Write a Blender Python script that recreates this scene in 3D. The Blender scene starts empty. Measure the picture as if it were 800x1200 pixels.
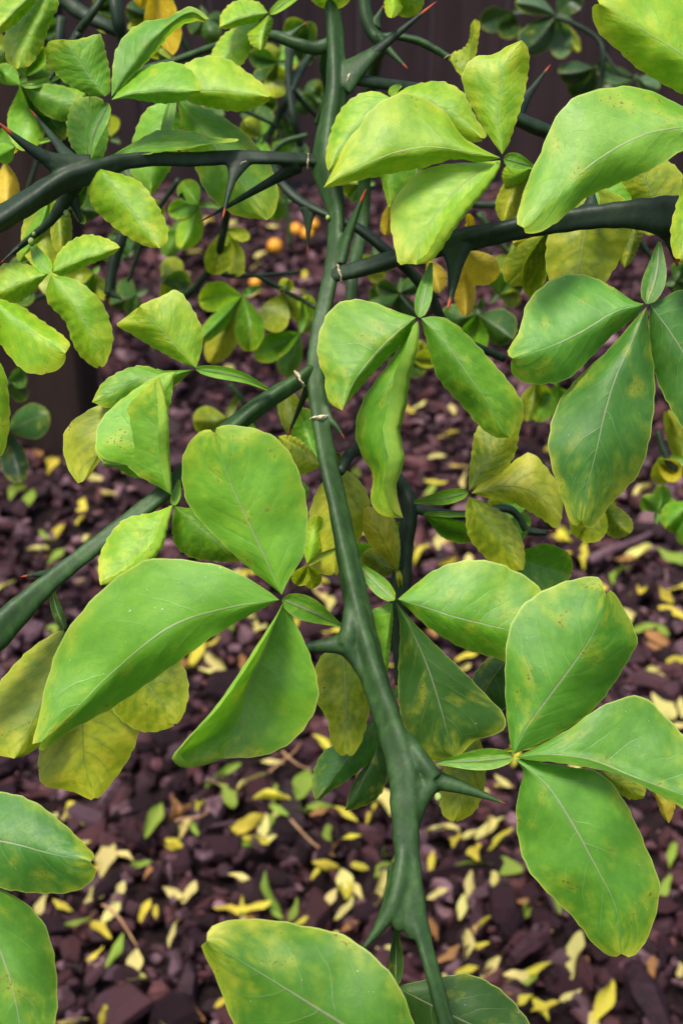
import bpy, math, random
import numpy as np
from mathutils import Vector, Matrix
random.seed(7); RNG = np.random.default_rng(7)
SC = bpy.context.scene; COL = SC.collection
# ------------------------------------------------------------------ camera, sky, sun, exposure
PITCH = math.radians(30); CAMH = 0.85; FPX = 1600.0
cam = bpy.data.cameras.new('camera'); camo = bpy.data.objects.new('camera', cam); COL.objects.link(camo)
camo.location = (0, 0, CAMH); camo.rotation_euler = (math.pi/2 - PITCH, 0, 0)
cam.sensor_fit = 'VERTICAL'; cam.sensor_height = 24; cam.lens = FPX/1200*24
cam.clip_start = 0.02; cam.clip_end = 500
cam.dof.use_dof = True; cam.dof.focus_distance = 0.345; cam.dof.aperture_fstop = 16
SC.camera = camo
SUN_EL, SUN_AZ = 70, 220           # degrees; the sun stands high behind the camera, a little left
w = bpy.data.worlds.new('World'); SC.world = w; w.use_nodes = True
nt = w.node_tree; bg = nt.nodes['Background']
sky = nt.nodes.new('ShaderNodeTexSky'); sky.sky_type = 'NISHITA'; sky.sun_disc = False
sky.sun_elevation = math.radians(SUN_EL); sky.sun_rotation = math.radians(SUN_AZ)
sky.air_density = 1.0; sky.dust_density = 4.0; sky.ozone_density = 1.0
nt.links.new(sky.outputs[0], bg.inputs[0]); bg.inputs[1].default_value = 0.066
sl = bpy.data.lights.new('sun', 'SUN'); sl.energy = 1.5; sl.angle = math.radians(16); sl.color = (1, .94, .84)
so = bpy.data.objects.new('sun', sl); COL.objects.link(so)
a_ = math.radians(SUN_AZ); e_ = math.radians(SUN_EL)
sdir = Vector((math.sin(a_)*math.cos(e_), math.cos(a_)*math.cos(e_), math.sin(e_)))
so.rotation_euler = sdir.to_track_quat('Z', 'Y').to_euler(); so.location = (0, 0, 5)
vs = SC.view_settings; vs.view_transform = 'Standard'; vs.look = 'None'; vs.gamma = 1; vs.use_curve_mapping = False
vs.exposure = 1.98
# ------------------------------------------------------------------ helpers
CAM = np.array([0, 0, CAMH]); FW = np.array([0, math.cos(PITCH), -math.sin(PITCH)])
UP = np.array([0, math.sin(PITCH), math.cos(PITCH)]); RT = np.array([1., 0, 0])
def at(x, y, D):                       # photograph measurement (800x1200) at a distance of D cm -> point in the place
    D = np.asarray(D, float)/100
    x = np.asarray(x, float); y = np.asarray(y, float)
    return CAM + D[..., None]*(FW + ((x-400)/FPX)[..., None]*RT - ((y-600)/FPX)[..., None]*UP)
def on_ground(x, y, z=0.0):
    d = FW + (x-400)/FPX*RT - (y-600)/FPX*UP
    return CAM + d*((z-CAMH)/d[2])
WORLD_ORG = {}
def link(name, me, parent=None, org=(0, 0, 0), mat=None, rot=None):
    o = bpy.data.objects.new(name, me); COL.objects.link(o)
    org = Vector(org); WORLD_ORG[o.name] = org
    if parent is not None:
        o.parent = parent; o.location = org - WORLD_ORG[parent.name]
    else: o.location = org
    if rot is not None: o.rotation_euler = rot
    if mat is not None and me is not None and not me.materials:
        for m in (mat if isinstance(mat, (list, tuple)) else [mat]): me.materials.append(m)
    return o
def mesh(name, V, F, uv=None, smooth=True, org=(0, 0, 0), mi=None):
    me = bpy.data.meshes.new(name)
    V = np.asarray(V, float) - np.asarray(org, float)
    me.from_pydata(V.tolist(), [], F)
    if uv is not None:
        L = me.uv_layers.new(name='UVMap'); uv = np.asarray(uv, float)
        idx = np.empty(len(me.loops), dtype=np.int32); me.loops.foreach_get('vertex_index', idx)
        L.data.foreach_set('uv', uv[idx].ravel())
    if smooth: me.polygons.foreach_set('use_smooth', [True]*len(me.polygons))
    if mi is not None: me.polygons.foreach_set('material_index', mi)
    me.update(); return me
def tag(o, label, cat, group=None, kind=None):
    o['label'] = label; o['category'] = cat
    if group: o['group'] = group
    if kind: o['kind'] = kind
def spline(P, n):
    P = np.asarray(P, float)
    if len(P) == 2: return P[0] + (P[1]-P[0])*np.linspace(0, 1, n)[:, None]
    Q = np.vstack([2*P[0]-P[1], P, 2*P[-1]-P[-2]]); out = []
    for i in range(1, len(Q)-2):
        p0, p1, p2, p3 = Q[i-1:i+3]
        t = np.linspace(0, 1, 14, endpoint=False)[:, None]
        out.append(.5*((2*p1)+(-p0+p2)*t+(2*p0-5*p1+4*p2-p3)*t**2+(-p0+3*p1-3*p2+p3)*t**3))
    out = np.vstack(out+[P[-1:]])
    s = np.r_[0, np.cumsum(np.linalg.norm(np.diff(out[:, :2], axis=0), axis=1))]
    q = np.linspace(0, s[-1], n)
    return np.stack([np.interp(q, s, out[:, k]) for k in range(out.shape[1])], 1)
# ------------------------------------------------------------------ materials
class NT:
    def __init__(s, name):
        s.m = bpy.data.materials.new(name); s.m.use_nodes = True; s.t = s.m.node_tree
        s.b = s.t.nodes['Principled BSDF']; s.out = s.t.nodes['Material Output']
    def n(s, ty, **kw):
        nd = s.t.nodes.new('ShaderNode'+ty)
        for k, v in kw.items(): setattr(nd, k, v)
        return nd
    def set(s, sock, v):
        if hasattr(v, 'links') or hasattr(v, 'is_linked'): s.t.links.new(v, sock)
        elif isinstance(v, (tuple, list)): sock.default_value = (*v, 1) if len(v) == 3 and sock.type == 'RGBA' else v
        else: sock.default_value = v
    def ma(s, op, a, b=None, c=None, clamp=False):
        nd = s.n('Math', operation=op, use_clamp=clamp)
        for i, v in enumerate((a, b, c)):
            if v is not None: s.set(nd.inputs[i], v)
        return nd.outputs[0]
    def sm(s, v, lo, hi, a=0., b=1.):
        nd = s.n('MapRange', interpolation_type='SMOOTHSTEP')
        for i, q in enumerate((v, lo, hi, a, b)): s.set(nd.inputs[i], q)
        return nd.outputs[0]
    def mix(s, f, a, b, mode='MIX'):
        nd = s.n('Mix', data_type='RGBA', blend_type=mode)
        s.set(nd.inputs['Factor'], f); s.set(nd.inputs[6], a); s.set(nd.inputs[7], b); return nd.outputs[2]
    def noise(s, vec, scale, detail=3., rough=.5, col=False, dist=0.):
        nd = s.n('TexNoise'); s.set(nd.inputs['Scale'], scale); nd.inputs['Detail'].default_value = detail
        nd.inputs['Roughness'].default_value = rough; nd.inputs['Distortion'].default_value = dist
        if vec is not None: s.t.links.new(vec, nd.inputs['Vector'])
        return nd.outputs['Color' if col else 'Fac']
    def vm(s, op, a, b):
        nd = s.n('VectorMath', operation=op); s.set(nd.inputs[0], a); s.set(nd.inputs[1], b); return nd.outputs[0]
    def bump(s, h, strength=.3, dist=.0005):
        nd = s.n('Bump'); nd.inputs['Strength'].default_value = strength; nd.inputs['Distance'].default_value = dist
        s.t.links.new(h, nd.inputs['Height']); return nd.outputs[0]
def leaf_material(name, under=False, dry=False, stalk=False):
    s = NT(name); oi = s.n('ObjectInfo'); uvn = s.n('UVMap')
    sep = s.n('SeparateXYZ'); s.t.links.new(uvn.outputs[0], sep.inputs[0]); U, V = sep.outputs[0], sep.outputs[1]
    va = s.ma('ABSOLUTE', s.ma('SUBTRACT', s.ma('MULTIPLY', V, 2.), 1.))
    rnd = oi.outputs['Random']; off = s.n('CombineXYZ')
    s.set(off.inputs[0], s.ma('MULTIPLY', rnd, 37.)); s.set(off.inputs[1], s.ma('MULTIPLY', rnd, 91.)); s.set(off.inputs[2], s.ma('MULTIPLY', rnd, 13.))
    sc = s.vm('MULTIPLY', uvn.outputs[0], (2.0, 1.0, 1.0)); P = s.vm('ADD', sc, off.outputs[0])
    wob = s.noise(P, 3.5, 2.)
    side = s.ma('MULTIPLY', s.ma('GREATER_THAN', V, .5), .45)
    ph = s.ma('ADD', s.ma('MULTIPLY', s.ma('SUBTRACT', U, s.ma('MULTIPLY', s.ma('POWER', va, 1.3), .27)), 7.6), s.ma('ADD', side, s.ma('MULTIPLY', wob, .55)))
    dist = s.ma('ABSOLUTE', s.ma('SUBTRACT', s.ma('FRACT', ph), .5))
    vfade = s.sm(va, .95, .45)
    vein = s.ma('MULTIPLY', s.ma('MULTIPLY', s.sm(dist, .042, .0), vfade), s.sm(s.noise(P, 2.9, 1.), .35, .6))
    veinw = s.ma('MULTIPLY', s.sm(dist, .30, .0), vfade)
    if stalk: vein = veinw = s.ma('MULTIPLY', vein, 0.)
    mrw = s.ma('SUBTRACT', .14 if stalk else .040, s.ma('MULTIPLY', U, .034))
    mid = s.sm(va, mrw, s.ma('MULTIPLY', mrw, .35)); midw = s.sm(va, .16, .0)
    vor = s.n('TexVoronoi', feature='DISTANCE_TO_EDGE'); s.t.links.new(P, vor.inputs['Vector']); vor.inputs['Scale'].default_value = 17
    ret = s.sm(vor.outputs['Distance'], .09, .0)
    big = s.noise(P, 3.4, 5., .6); fine = s.noise(P, 30., 3., .6); midn = s.noise(P, 8., 3.)
    yl = oi.outputs['Alpha']
    # yellowing: blotches between the veins, most at the margin and the tip
    tipm = s.ma('POWER', s.ma('MAXIMUM', U, 0.), 4.); mar = s.ma('POWER', va, 5.)
    k = s.ma('ADD', s.ma('MULTIPLY', big, .72), s.ma('MULTIPLY', s.ma('ADD', s.ma('MULTIPLY', tipm, 2.0), mar), .27))
    k = s.ma('ADD', k, s.ma('MULTIPLY', s.ma('SUBTRACT', midn, .5), .55))
    k = s.ma('SUBTRACT', k, s.ma('MULTIPLY', s.ma('ADD', veinw, midw), .17))
    thr = s.ma('SUBTRACT', .93, s.ma('MULTIPLY', yl, .85))
    ym = s.sm(k, s.ma('SUBTRACT', thr, .30), s.ma('ADD', thr, .50))
    g = oi.outputs['Color']
    g2 = s.mix(s.sm(big, .62, .35), g, (.74, .82, .80), 'MULTIPLY')
    g2 = s.mix(s.sm(midn, .35, .7, 0., .35), g2, s.mix(1., g2, (1.35, 1.25, 1.1), 'MULTIPLY'))
    yc = s.mix(s.sm(big, .4, .75), (.38, .43, .014), (.56, .50, .045))
    dk = s.sm(yl, .55, .8); yc = s.mix(s.sm(yl, .78, .92), yc, s.mix(s.sm(big, .4, .7), (.56, .38, .022), (.60, .46, .05)))
    c = s.mix(s.ma('MULTIPLY', ym, .80), g2, yc)
    c = s.mix(s.ma('MULTIPLY', ret, .05), c, (.03, .07, .015))
    vo2 = s.n('TexVoronoi', feature='DISTANCE_TO_EDGE'); s.t.links.new(s.vm('ADD', P, s.vm('SCALE', s.noise(P, 20., 2., col=True), (0, 0, 0))), vo2.inputs['Vector']); vo2.inputs['Scale'].default_value = 44
    net = s.sm(vo2.outputs['Distance'], .12, .0); dots = s.noise(P, 110., 2.)
    c = s.mix(s.ma('MULTIPLY', net, .10), c, s.mix(1., c, (.62, .70, .7), 'MULTIPLY')); c = s.mix(s.sm(dots, .5, .72, 0., .30), c, s.mix(1., c, (1.35, 1.25, 1.1), 'MULTIPLY'))
    pale = s.mix(.5, c, (.36, .42, .20))
    c = s.mix(s.ma('MULTIPLY', vein, .46), c, pale)
    # on yellowed leaves the veins stay dark green
    c = s.mix(s.ma('MULTIPLY', s.ma('MULTIPLY', s.ma('ADD', vein, mid), s.ma('MULTIPLY', dk, s.sm(yl, .92, .82))), .6), c, (.06, .10, .03))
    c = s.mix(s.ma('MULTIPLY', s.ma('MULTIPLY', mid, .62), s.ma('SUBTRACT', 1., dk)), c, (.30, .30, .19))
    c = s.mix(s.ma('MULTIPLY', s.sm(va, .965, .992), .6), c, (.42, .52, .11))
    # brown leaf spots in a few patches
    patch = s.sm(s.noise(P, 3.2, 3.), .56, .72); spot = s.sm(s.noise(P, 34., 1.), .61, .67)
    c = s.mix(s.ma('MULTIPLY', s.ma('MULTIPLY', patch, .30), s.ma('SUBTRACT', 1., s.sm(yl, .0, .15, 1., 0.))), c, yc)
    c = s.mix(s.ma('MULTIPLY', s.ma('MULTIPLY', patch, spot), .9), c, (.12, .055, .015))
    sp2 = s.sm(s.noise(P, 52., 0.), .86, .88); c = s.mix(s.ma('MULTIPLY', sp2, .7), c, (.55, .55, .40))
    if dry:
        c = s.mix(s.ma('MULTIPLY', s.sm(midn, .55, .75), .6), oi.outputs['Color'], (.30, .17, .05))
        c = s.mix(s.ma('MULTIPLY', mid, .4), c, (.5, .42, .2))
    if under: c = s.mix(.35, c, (.30, .42, .08))
    h = s.ma('ADD', s.ma('MULTIPLY', mid, -.35), s.ma('MULTIPLY', vein, -.16))
    h = s.ma('ADD', h, s.ma('ADD', s.ma('MULTIPLY', veinw, -.16), s.ma('MULTIPLY', fine, .04)))
    h = s.ma('ADD', h, s.ma('ADD', s.ma('ADD', s.ma('MULTIPLY', midn, .30), s.ma('MULTIPLY', s.noise(P, 4.5, 2.), .9)), s.ma('ADD', s.ma('MULTIPLY', ret, -.05), s.ma('MULTIPLY', net, -.035))))
    nb = s.bump(h, .45, .0006)
    s.t.links.new(c, s.b.inputs['Base Color']); s.t.links.new(nb, s.b.inputs['Normal'])
    s.set(s.b.inputs['Roughness'], s.ma('ADD', .31 if not (under or dry) else .6, s.ma('MULTIPLY', fine, .14)))
    s.b.inputs['Specular IOR Level'].default_value = .52 if not (under or dry) else .2
    tr = s.n('BsdfTranslucent'); s.set(tr.inputs['Color'], s.mix(1., c, (1.35, 1.45, .55), 'MULTIPLY')); s.t.links.new(nb, tr.inputs['Normal'])
    ms = s.n('MixShader'); ms.inputs[0].default_value = .36
    s.t.links.new(s.b.outputs[0], ms.inputs[1]); s.t.links.new(tr.outputs[0], ms.inputs[2])
    s.t.links.new(ms.outputs[0], s.out.inputs[0]); return s.m
M_LEAF = leaf_material('leaf_surface'); M_UND = leaf_material('leaf_underside', under=True); M_DRY = leaf_material('fallen_leaf', dry=True); M_STALK = leaf_material('leaf_stalk', stalk=True)
def stem_material(name, c0, c1, tip=False):
    s = NT(name); tc = s.n('TexCoord'); P = tc.outputs['Object']; oi = s.n('ObjectInfo')
    c = s.mix(s.sm(s.noise(P, 60., 4.), .35, .65), c0, c1)
    st = s.noise(s.vm('MULTIPLY', P, (1., 1., .12)), 420., 4., .6); c = s.mix(s.sm(st, .42, .68), s.mix(1., c, (.78, .8, .8), 'MULTIPLY'), s.mix(1., c, (1.25, 1.22, 1.15), 'MULTIPLY'))
    c = s.mix(s.sm(s.noise(P, 400., 2.), .76, .82), c, (.12, .15, .08))
    mo = s.noise(P, 900., 2.)
    if tip:
        uvn = s.n('UVMap'); sep = s.n('SeparateXYZ'); s.t.links.new(uvn.outputs[0], sep.inputs[0]); t = sep.outputs[0]
        t2 = s.ma('ADD', t, s.ma('MULTIPLY', s.ma('SUBTRACT', s.noise(P, 300., 2.), .5), .10))
        c = s.mix(s.sm(t2, .80, .88), c, (.24, .042, .012)); c = s.mix(s.sm(t2, .93, 1.), c, (.16, .02, .01))
    s.t.links.new(c, s.b.inputs['Base Color']); s.set(s.b.inputs['Roughness'], s.ma('ADD', .42, s.ma('MULTIPLY', mo, .25)))
    s.b.inputs['Specular IOR Level'].default_value = .28
    s.t.links.new(s.bump(s.ma('ADD', mo, s.ma('MULTIPLY', s.noise(P, 150., 3.), 1.)), .2, .0003), s.b.inputs['Normal']); return s.m
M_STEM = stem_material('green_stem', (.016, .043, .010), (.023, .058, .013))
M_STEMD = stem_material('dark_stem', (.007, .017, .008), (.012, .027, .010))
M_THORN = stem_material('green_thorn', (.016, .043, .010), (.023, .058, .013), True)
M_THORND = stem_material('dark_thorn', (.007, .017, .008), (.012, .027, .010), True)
def simple(name, c0, c1, scale, rough=.7, spec=.3, b=.4, bd=.001, stretch=None, obr=0.):
    s = NT(name); P = s.n('TexCoord').outputs['Object']; oi = s.n('ObjectInfo')
    if stretch: P = s.vm('MULTIPLY', P, stretch)
    off = s.vm('SCALE', s.n('CombineXYZ').outputs[0], (0, 0, 0))
    n1 = s.noise(P, scale, 5., .6); c = s.mix(s.sm(n1, .3, .7), c0, c1)
    if obr:
        hv = s.n('HueSaturation'); s.set(hv.inputs['Value'], s.ma('ADD', 1-obr, s.ma('MULTIPLY', oi.outputs['Random'], 2*obr)))
        s.set(hv.inputs['Hue'], s.ma('ADD', .485, s.ma('MULTIPLY', oi.outputs['Random'], .03))); s.set(hv.inputs['Color'], c); c = hv.outputs[0]
    s.t.links.new(c, s.b.inputs['Base Color']); s.b.inputs['Roughness'].default_value = rough; s.b.inputs['Specular IOR Level'].default_value = spec
    s.t.links.new(s.bump(s.noise(P, scale*3, 4., .6), b, bd), s.b.inputs['Normal']); return s.m
M_SCAR = simple('papery_scar', (.28, .21, .12), (.55, .46, .32), 500., .85)
M_FENCE = simple('stained_board', (.012, .0065, .0075), (.025, .0135, .015), 9., .75, .25, .5, .002, (3., 3., .25), .25)
M_POST = simple('weathered_post', (.014, .008, .006), (.028, .016, .012), 12., .8, .2, .5, .002, (3., 3., .3))
M_FRUIT = simple('orange_rind', (.50, .19, .010), (.58, .28, .020), 60., .5, .4, .5, .001)
def chip_material(name, attr):
    s = NT(name); P = s.n('TexCoord').outputs['Object']; geo = s.n('NewGeometry'); oi = s.n('ObjectInfo')
    r = geo.outputs['Random Per Island'] if attr else oi.outputs['Random']
    cr = s.n('ValToRGB'); s.t.links.new(r, cr.inputs[0]); e = cr.color_ramp.elements
    e[0].position = 0; e[0].color = (.012, .004, .006, 1); e[1].position = 1; e[1].color = (.185, .105, .112, 1)
    for p, c in ((.30, (.021, .0075, .0115, 1)), (.55, (.040, .0155, .0205, 1)), (.74, (.076, .028, .028, 1)), (.88, (.072, .041, .052, 1))):
        x = e.new(p); x.color = c
    PS = s.vm('MULTIPLY', P, (1., 3., 1.))
    c = s.mix(s.sm(s.noise(PS, 90., 5., .65), .3, .75), s.mix(1., cr.outputs[0], (.45, .42, .45), 'MULTIPLY'), s.mix(1., cr.outputs[0], (1.5, 1.45, 1.5), 'MULTIPLY'))
    s.t.links.new(c, s.b.inputs['Base Color']); s.set(s.b.inputs['Roughness'], s.sm(s.noise(P, 60., 2.), .3, .7, .45, .75)); s.b.inputs['Specular IOR Level'].default_value = .22
    s.t.links.new(s.bump(s.noise(PS, 160., 5., .7), .8, .002), s.b.inputs['Normal']); return s.m
M_CHIP = chip_material('bark_chip', False); M_CHIPS = chip_material('bark_chip_mass', True)
M_SOIL = simple('mulch_soil', (.010, .004, .005), (.040, .018, .020), 120., .85, .2, 1., .02)
# ------------------------------------------------------------------ ground, fence, post
def box(x0, x1, y0, y1, z0, z1, bev=.003):
    V = []; F = []
    xs = (x0, x0+bev, x1-bev, x1)
    for z, i in ((z0, 0), (z1-bev, 0), (z1, 1)):
        q = bev if i else 0
        pts = [(x0+bev, y0+q), (x1-bev, y0+q), (x1-q, y0+bev), (x1-q, y1-bev), (x1-bev, y1-q), (x0+bev, y1-q), (x0+q, y1-bev), (x0+q, y0+bev)]
        V += [(a, b, z) for a, b in pts]
    for r in range(2):
        for k in range(8): F.append((r*8+k, r*8+(k+1) % 8, (r+1)*8+(k+1) % 8, (r+1)*8+k))
    F.append(tuple(range(16, 24))); F.append(tuple(range(7, -1, -1))); return np.array(V), F
gx = np.r_[-60, -20, -6, np.linspace(-2.4, 2.4, 49), 6, 20, 60]; gy = np.r_[-60, -20, -5, np.linspace(-1, 3.4, 45), 8, 20, 60]
GX, GY = np.meshgrid(gx, gy); GZ = .004*np.sin(GX*7+GY*3)*np.sin(GY*6-GX*2)
nx, ny = len(gx), len(gy)
F = [(j*nx+i, j*nx+i+1, (j+1)*nx+i+1, (j+1)*nx+i) for j in range(ny-1) for i in range(nx-1)]
ground = link('ground', mesh('ground', np.stack([GX, GY, GZ], -1).reshape(-1, 3), F), mat=M_SOIL); ground['kind'] = 'structure'
FY = 2.82
fence = link('board_fence', None, org=(0, FY, 0)); tag(fence, 'dark purple brown fence of upright wooden boards behind the shrub', 'fence')
x = -2.6
bi = 0
while x < 2.6:
    wd = .138 + .006*random.random(); dy = random.uniform(-.004, .004); h = 1.8+random.uniform(-.006, .006)
    V, F = box(x, x+wd, FY+dy, FY+dy+.02, .02, h); o = link('board', mesh('board', V, F, smooth=False, org=(x, FY, 0)), fence, (x, FY, 0), M_FENCE); x += wd+.006; bi += 1
for z in (.45, 1.45):
    V, F = box(-2.6, 2.6, FY+.028, FY+.075, z, z+.09); link('rail', mesh('rail', V, F, smooth=False, org=(0, FY, z)), fence, (0, FY, z), M_FENCE)
for px in (-2.3, -.75, .8, 2.3):
    V, F = box(px, px+.09, FY+.078, FY+.168, -.05, 1.75); link('post', mesh('post', V, F, smooth=False, org=(px, FY+.12, 0)), fence, (px, FY+.12, 0), M_FENCE)
pb = on_ground(104, 536)
V, F = box(pb[0]-.125, pb[0], pb[1], pb[1]+.125, -.05, 1.1, .006)
o = link('wooden_post', mesh('wooden_post', V, F, smooth=False, org=(pb[0]-.06, pb[1]+.06, 0)), None, (pb[0]-.06, pb[1]+.06, 0), M_POST)
tag(o, 'dark brown square wooden post standing in the mulch behind the leaves', 'post')
# ------------------------------------------------------------------ bark mulch
def chip_shape(rg):
    n = int(rg.integers(5, 8)); L = rg.uniform(.5, 1.25); W = L*rg.uniform(.36, .75); T = L*rg.uniform(.18, .42)
    a = np.sort(rg.uniform(0, 2*math.pi, n)+0) if n > 6 else np.linspace(0, 2*math.pi, n, endpoint=False)+rg.uniform(-.35, .35, n)
    r = rg.uniform(.75, 1.1, n); top = np.stack([np.cos(a)*r*L*.5, np.sin(a)*r*W*.5, T*.5+rg.uniform(-.05, .07, n)], 1)
    mid_ = top*[1.07, 1.07, 0]+[0, 0, 0]; bot = top*[.88, .88, 0]-[0, 0, T*.5]
    V = np.vstack([top*[.80, .80, 1], mid_, bot]); F = []
    for r_ in range(2):
        for k in range(n): F.append((r_*n+k, (r_+1)*n+k, (r_+1)*n+(k+1) % n, r_*n+(k+1) % n))
    F.append(tuple(range(n))); F.append(tuple(range(3*n-1, 2*n-1, -1))); return V, F
SHAPES = [chip_shape(RNG) for _ in range(40)]
CHIPME = []
def rotm(a, b, c): return np.array(Matrix.Rotation(c, 3, 'Z') @ Matrix.Rotation(a, 3, 'X') @ Matrix.Rotation(b, 3, 'Y'))
chips = []
N = 30000
for i in range(N):
    Y = RNG.uniform(.25, 2.8); X = RNG.uniform(-1, 1)*(.65+.28*Y)
    s = RNG.choice([RNG.uniform(.010, .022), RNG.uniform(.022, .036), RNG.uniform(.036, .060)], p=[.50, .40, .10])
    z = RNG.uniform(0, .024); chips.append((X, Y, z, s, RNG.normal(0, .42), RNG.normal(0, .42), RNG.uniform(0, 6.28), int(RNG.integers(40))))
def proj(X, Y, Z):
    d = np.array([X, Y, Z])-CAM; D = d@FW; return 400+FPX*(d@RT)/D, 600-FPX*(d@UP)/D, D
cand = sorted([(c[3]/proj(*c[:3])[2]+c[2]*.6, i) for i, c in enumerate(chips) if 0 < proj(*c[:3])[0] < 800 and 0 < proj(*c[:3])[1] < 1200 and c[2] > .012], reverse=True)
near = set(i for _, i in cand[:300])
VV, FF, nv = [], [], 0; cm = {}
for i, (X, Y, Z, s, ra, rb, rc, k) in enumerate(chips):
    V, F = SHAPES[k]
    if i in near:
        if k not in cm: cm[k] = mesh('bark_chip', V, F, smooth=False)
        o = link('bark_chip', cm[k], ground, (X, Y, Z), M_CHIP); o.rotation_mode = 'XYZ'; o.rotation_euler = Matrix(rotm(ra, rb, rc).tolist()).to_euler(); o.scale = (s, s, s)
    else:
        VV.append((V*s)@rotm(ra, rb, rc).T+[X, Y, Z]); FF += [tuple(q+nv for q in f) for f in F]; nv += len(V)
o = link('bark_mulch', mesh('bark_mulch', np.vstack(VV), FF, smooth=False), ground, (0, 0, 0), M_CHIPS); o['kind'] = 'stuff'
# ------------------------------------------------------------------ the shrub
TRUNK = (-.62, .95, 0)
shrub = link('citrus_shrub', None, org=TRUNK); tag(shrub, 'thorny trifoliate citrus shrub with green stems and yellowing leaves', 'shrub')
BR = {}; WEB = {}
def tube(P, R, n=16, ridge=.07, phase=0.):
    m = len(P); T = np.gradient(P, axis=0); T /= np.linalg.norm(T, axis=1)[:, None]
    nrm = np.cross(T[0], [0.31, 0.2, .93]); nrm /= np.linalg.norm(nrm); V = []; UVs = []
    for i in range(m):
        nrm = nrm - T[i]*(nrm@T[i]); nrm /= np.linalg.norm(nrm); bn = np.cross(T[i], nrm)
        for k in range(n):
            a = 2*math.pi*k/n; r = R[i]*(1+ridge*math.cos(3*a+phase+i*.06)+.03*math.cos(2*a))
            V.append(P[i]+r*(math.cos(a)*nrm+math.sin(a)*bn)); UVs.append((i/(m-1), k/n))
    F = [(i*n+k, i*n+(k+1) % n, (i+1)*n+(k+1) % n, (i+1)*n+k) for i in range(m-1) for k in range(n)]
    F.append(tuple(range(n-1, -1, -1))); F.append(tuple((m-1)*n+k for k in range(n))); return V, F, UVs
def branch(key, pts, mat=None, ridge=.07, world=None, fuse=False):
    """pts: (x, y, distance cm, radius in photo pixels); world: points (x, y, z, r) in metres that lead on from the last one"""
    q = spline(pts, max(14, len(pts)*9)); P = at(q[:, 0], q[:, 1], q[:, 2]); R = q[:, 3]/FPX*q[:, 2]/100
    if world is not None:              # the cane that carries it on, outside the picture, down to the root
        wq = np.vstack([[*P[-6], R[-6]*.97], [*P[-1], R[-1]], world]); ww = spline(np.asarray(wq, float), len(wq)*9)
        V, F, UVs = tube(ww[:, :3], ww[:, 3]); link('branch', mesh('branch', V, F, UVs, org=ww[0, :3]), shrub, ww[0, :3], mat or M_STEM)
    R = R*(1+.03*np.sin(np.arange(len(R))*.9))
    V, F, UVs = tube(P, R, 24 if fuse else 16, .17 if fuse else ridge, random.random()*6)
    if fuse: WEB[key] = [(V, F)]
    o = link('branch', mesh('branch', V, F, UVs, org=P[0]), shrub, P[0], mat or M_STEM); BR[key] = (o, P, R, q); return o
def thorn(key, x0, y0, x1, y1, r, dD=0., flare=1.6, mat=None, bend=0., thick=.62, D=None, tip=1., shift=0.):
    o, P, R, q = BR[key]
    i = int(np.argmin((q[:, 0]-x0)**2+(q[:, 1]-y0)**2)); D0 = q[i, 2] if D is None else D
    A = at(x0, y0, D0); B = at(x1, y1, D0+dD); T = P[min(i+2, len(P)-1)]-P[max(i-2, 0)]; T /= np.linalg.norm(T)
    ax = B-A; Ln = np.linalg.norm(ax); axn = ax/Ln; S = T-axn*(T@axn); S /= np.linalg.norm(S); N_ = np.cross(axn, S)
    r0 = r/FPX*D0/100; m, n = 18, 12; V = []; UVs = []; r0s = r0
    if key in WEB:                     # webbed foot of the thorn, grown together with the stem
        wv = []; wm = 14
        for j in range(wm+1):
            t = .6*j/wm; fl = r0*flare*max(0, 1-t*1.9)**1.7; core = (r0*(1-t)**.85*(1-.25*t)+r0*.05)*(1.12-.4*t)
            c = A+ax*t+S*(bend*Ln*math.sin(math.pi*t)+shift*fl); a_ = core+fl; b_ = core*(thick+(1-thick)*t)+.12*fl
            for k in range(n):
                u = 2*math.pi*k/n; wv.append(c+S*a_*math.cos(u)+N_*b_*math.sin(u))
        wf = [(j*n+k, j*n+(k+1) % n, (j+1)*n+(k+1) % n, (j+1)*n+k) for j in range(wm) for k in range(n)]+[tuple(range(n-1, -1, -1)), tuple(wm*n+k for k in range(n))]
        WEB[key].append((wv, wf)); flare = 0.
    for j in range(m+1):
        t = j/m; c = A+ax*t+S*bend*Ln*math.sin(math.pi*t)
        core = r0*(1-t)**.85*(1-.25*t)+r0*.05; a_ = core+r0*flare*max(0, 1-t*1.8)**2.2; b_ = core*(thick+(1-thick)*t)+r0*.25*flare*max(0, 1-t*2.2)**2
        if t > .985: a_ = b_ = r0*.02
        for k in range(n):
            u = 2*math.pi*k/n; V.append(c+S*a_*math.cos(u)+N_*b_*math.sin(u)); UVs.append((t*tip, k/n))
    F = [(j*n+k, j*n+(k+1) % n, (j+1)*n+(k+1) % n, (j+1)*n+k) for j in range(m) for k in range(n)]
    F.append(tuple(range(n-1, -1, -1))); F.append(tuple(m*n+k for k in range(n)))
    return link('thorn', mesh('thorn', V, F, UVs, org=A), o, A, mat or (M_THORND if o.data.materials[0] == M_STEMD else M_THORN))
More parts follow.
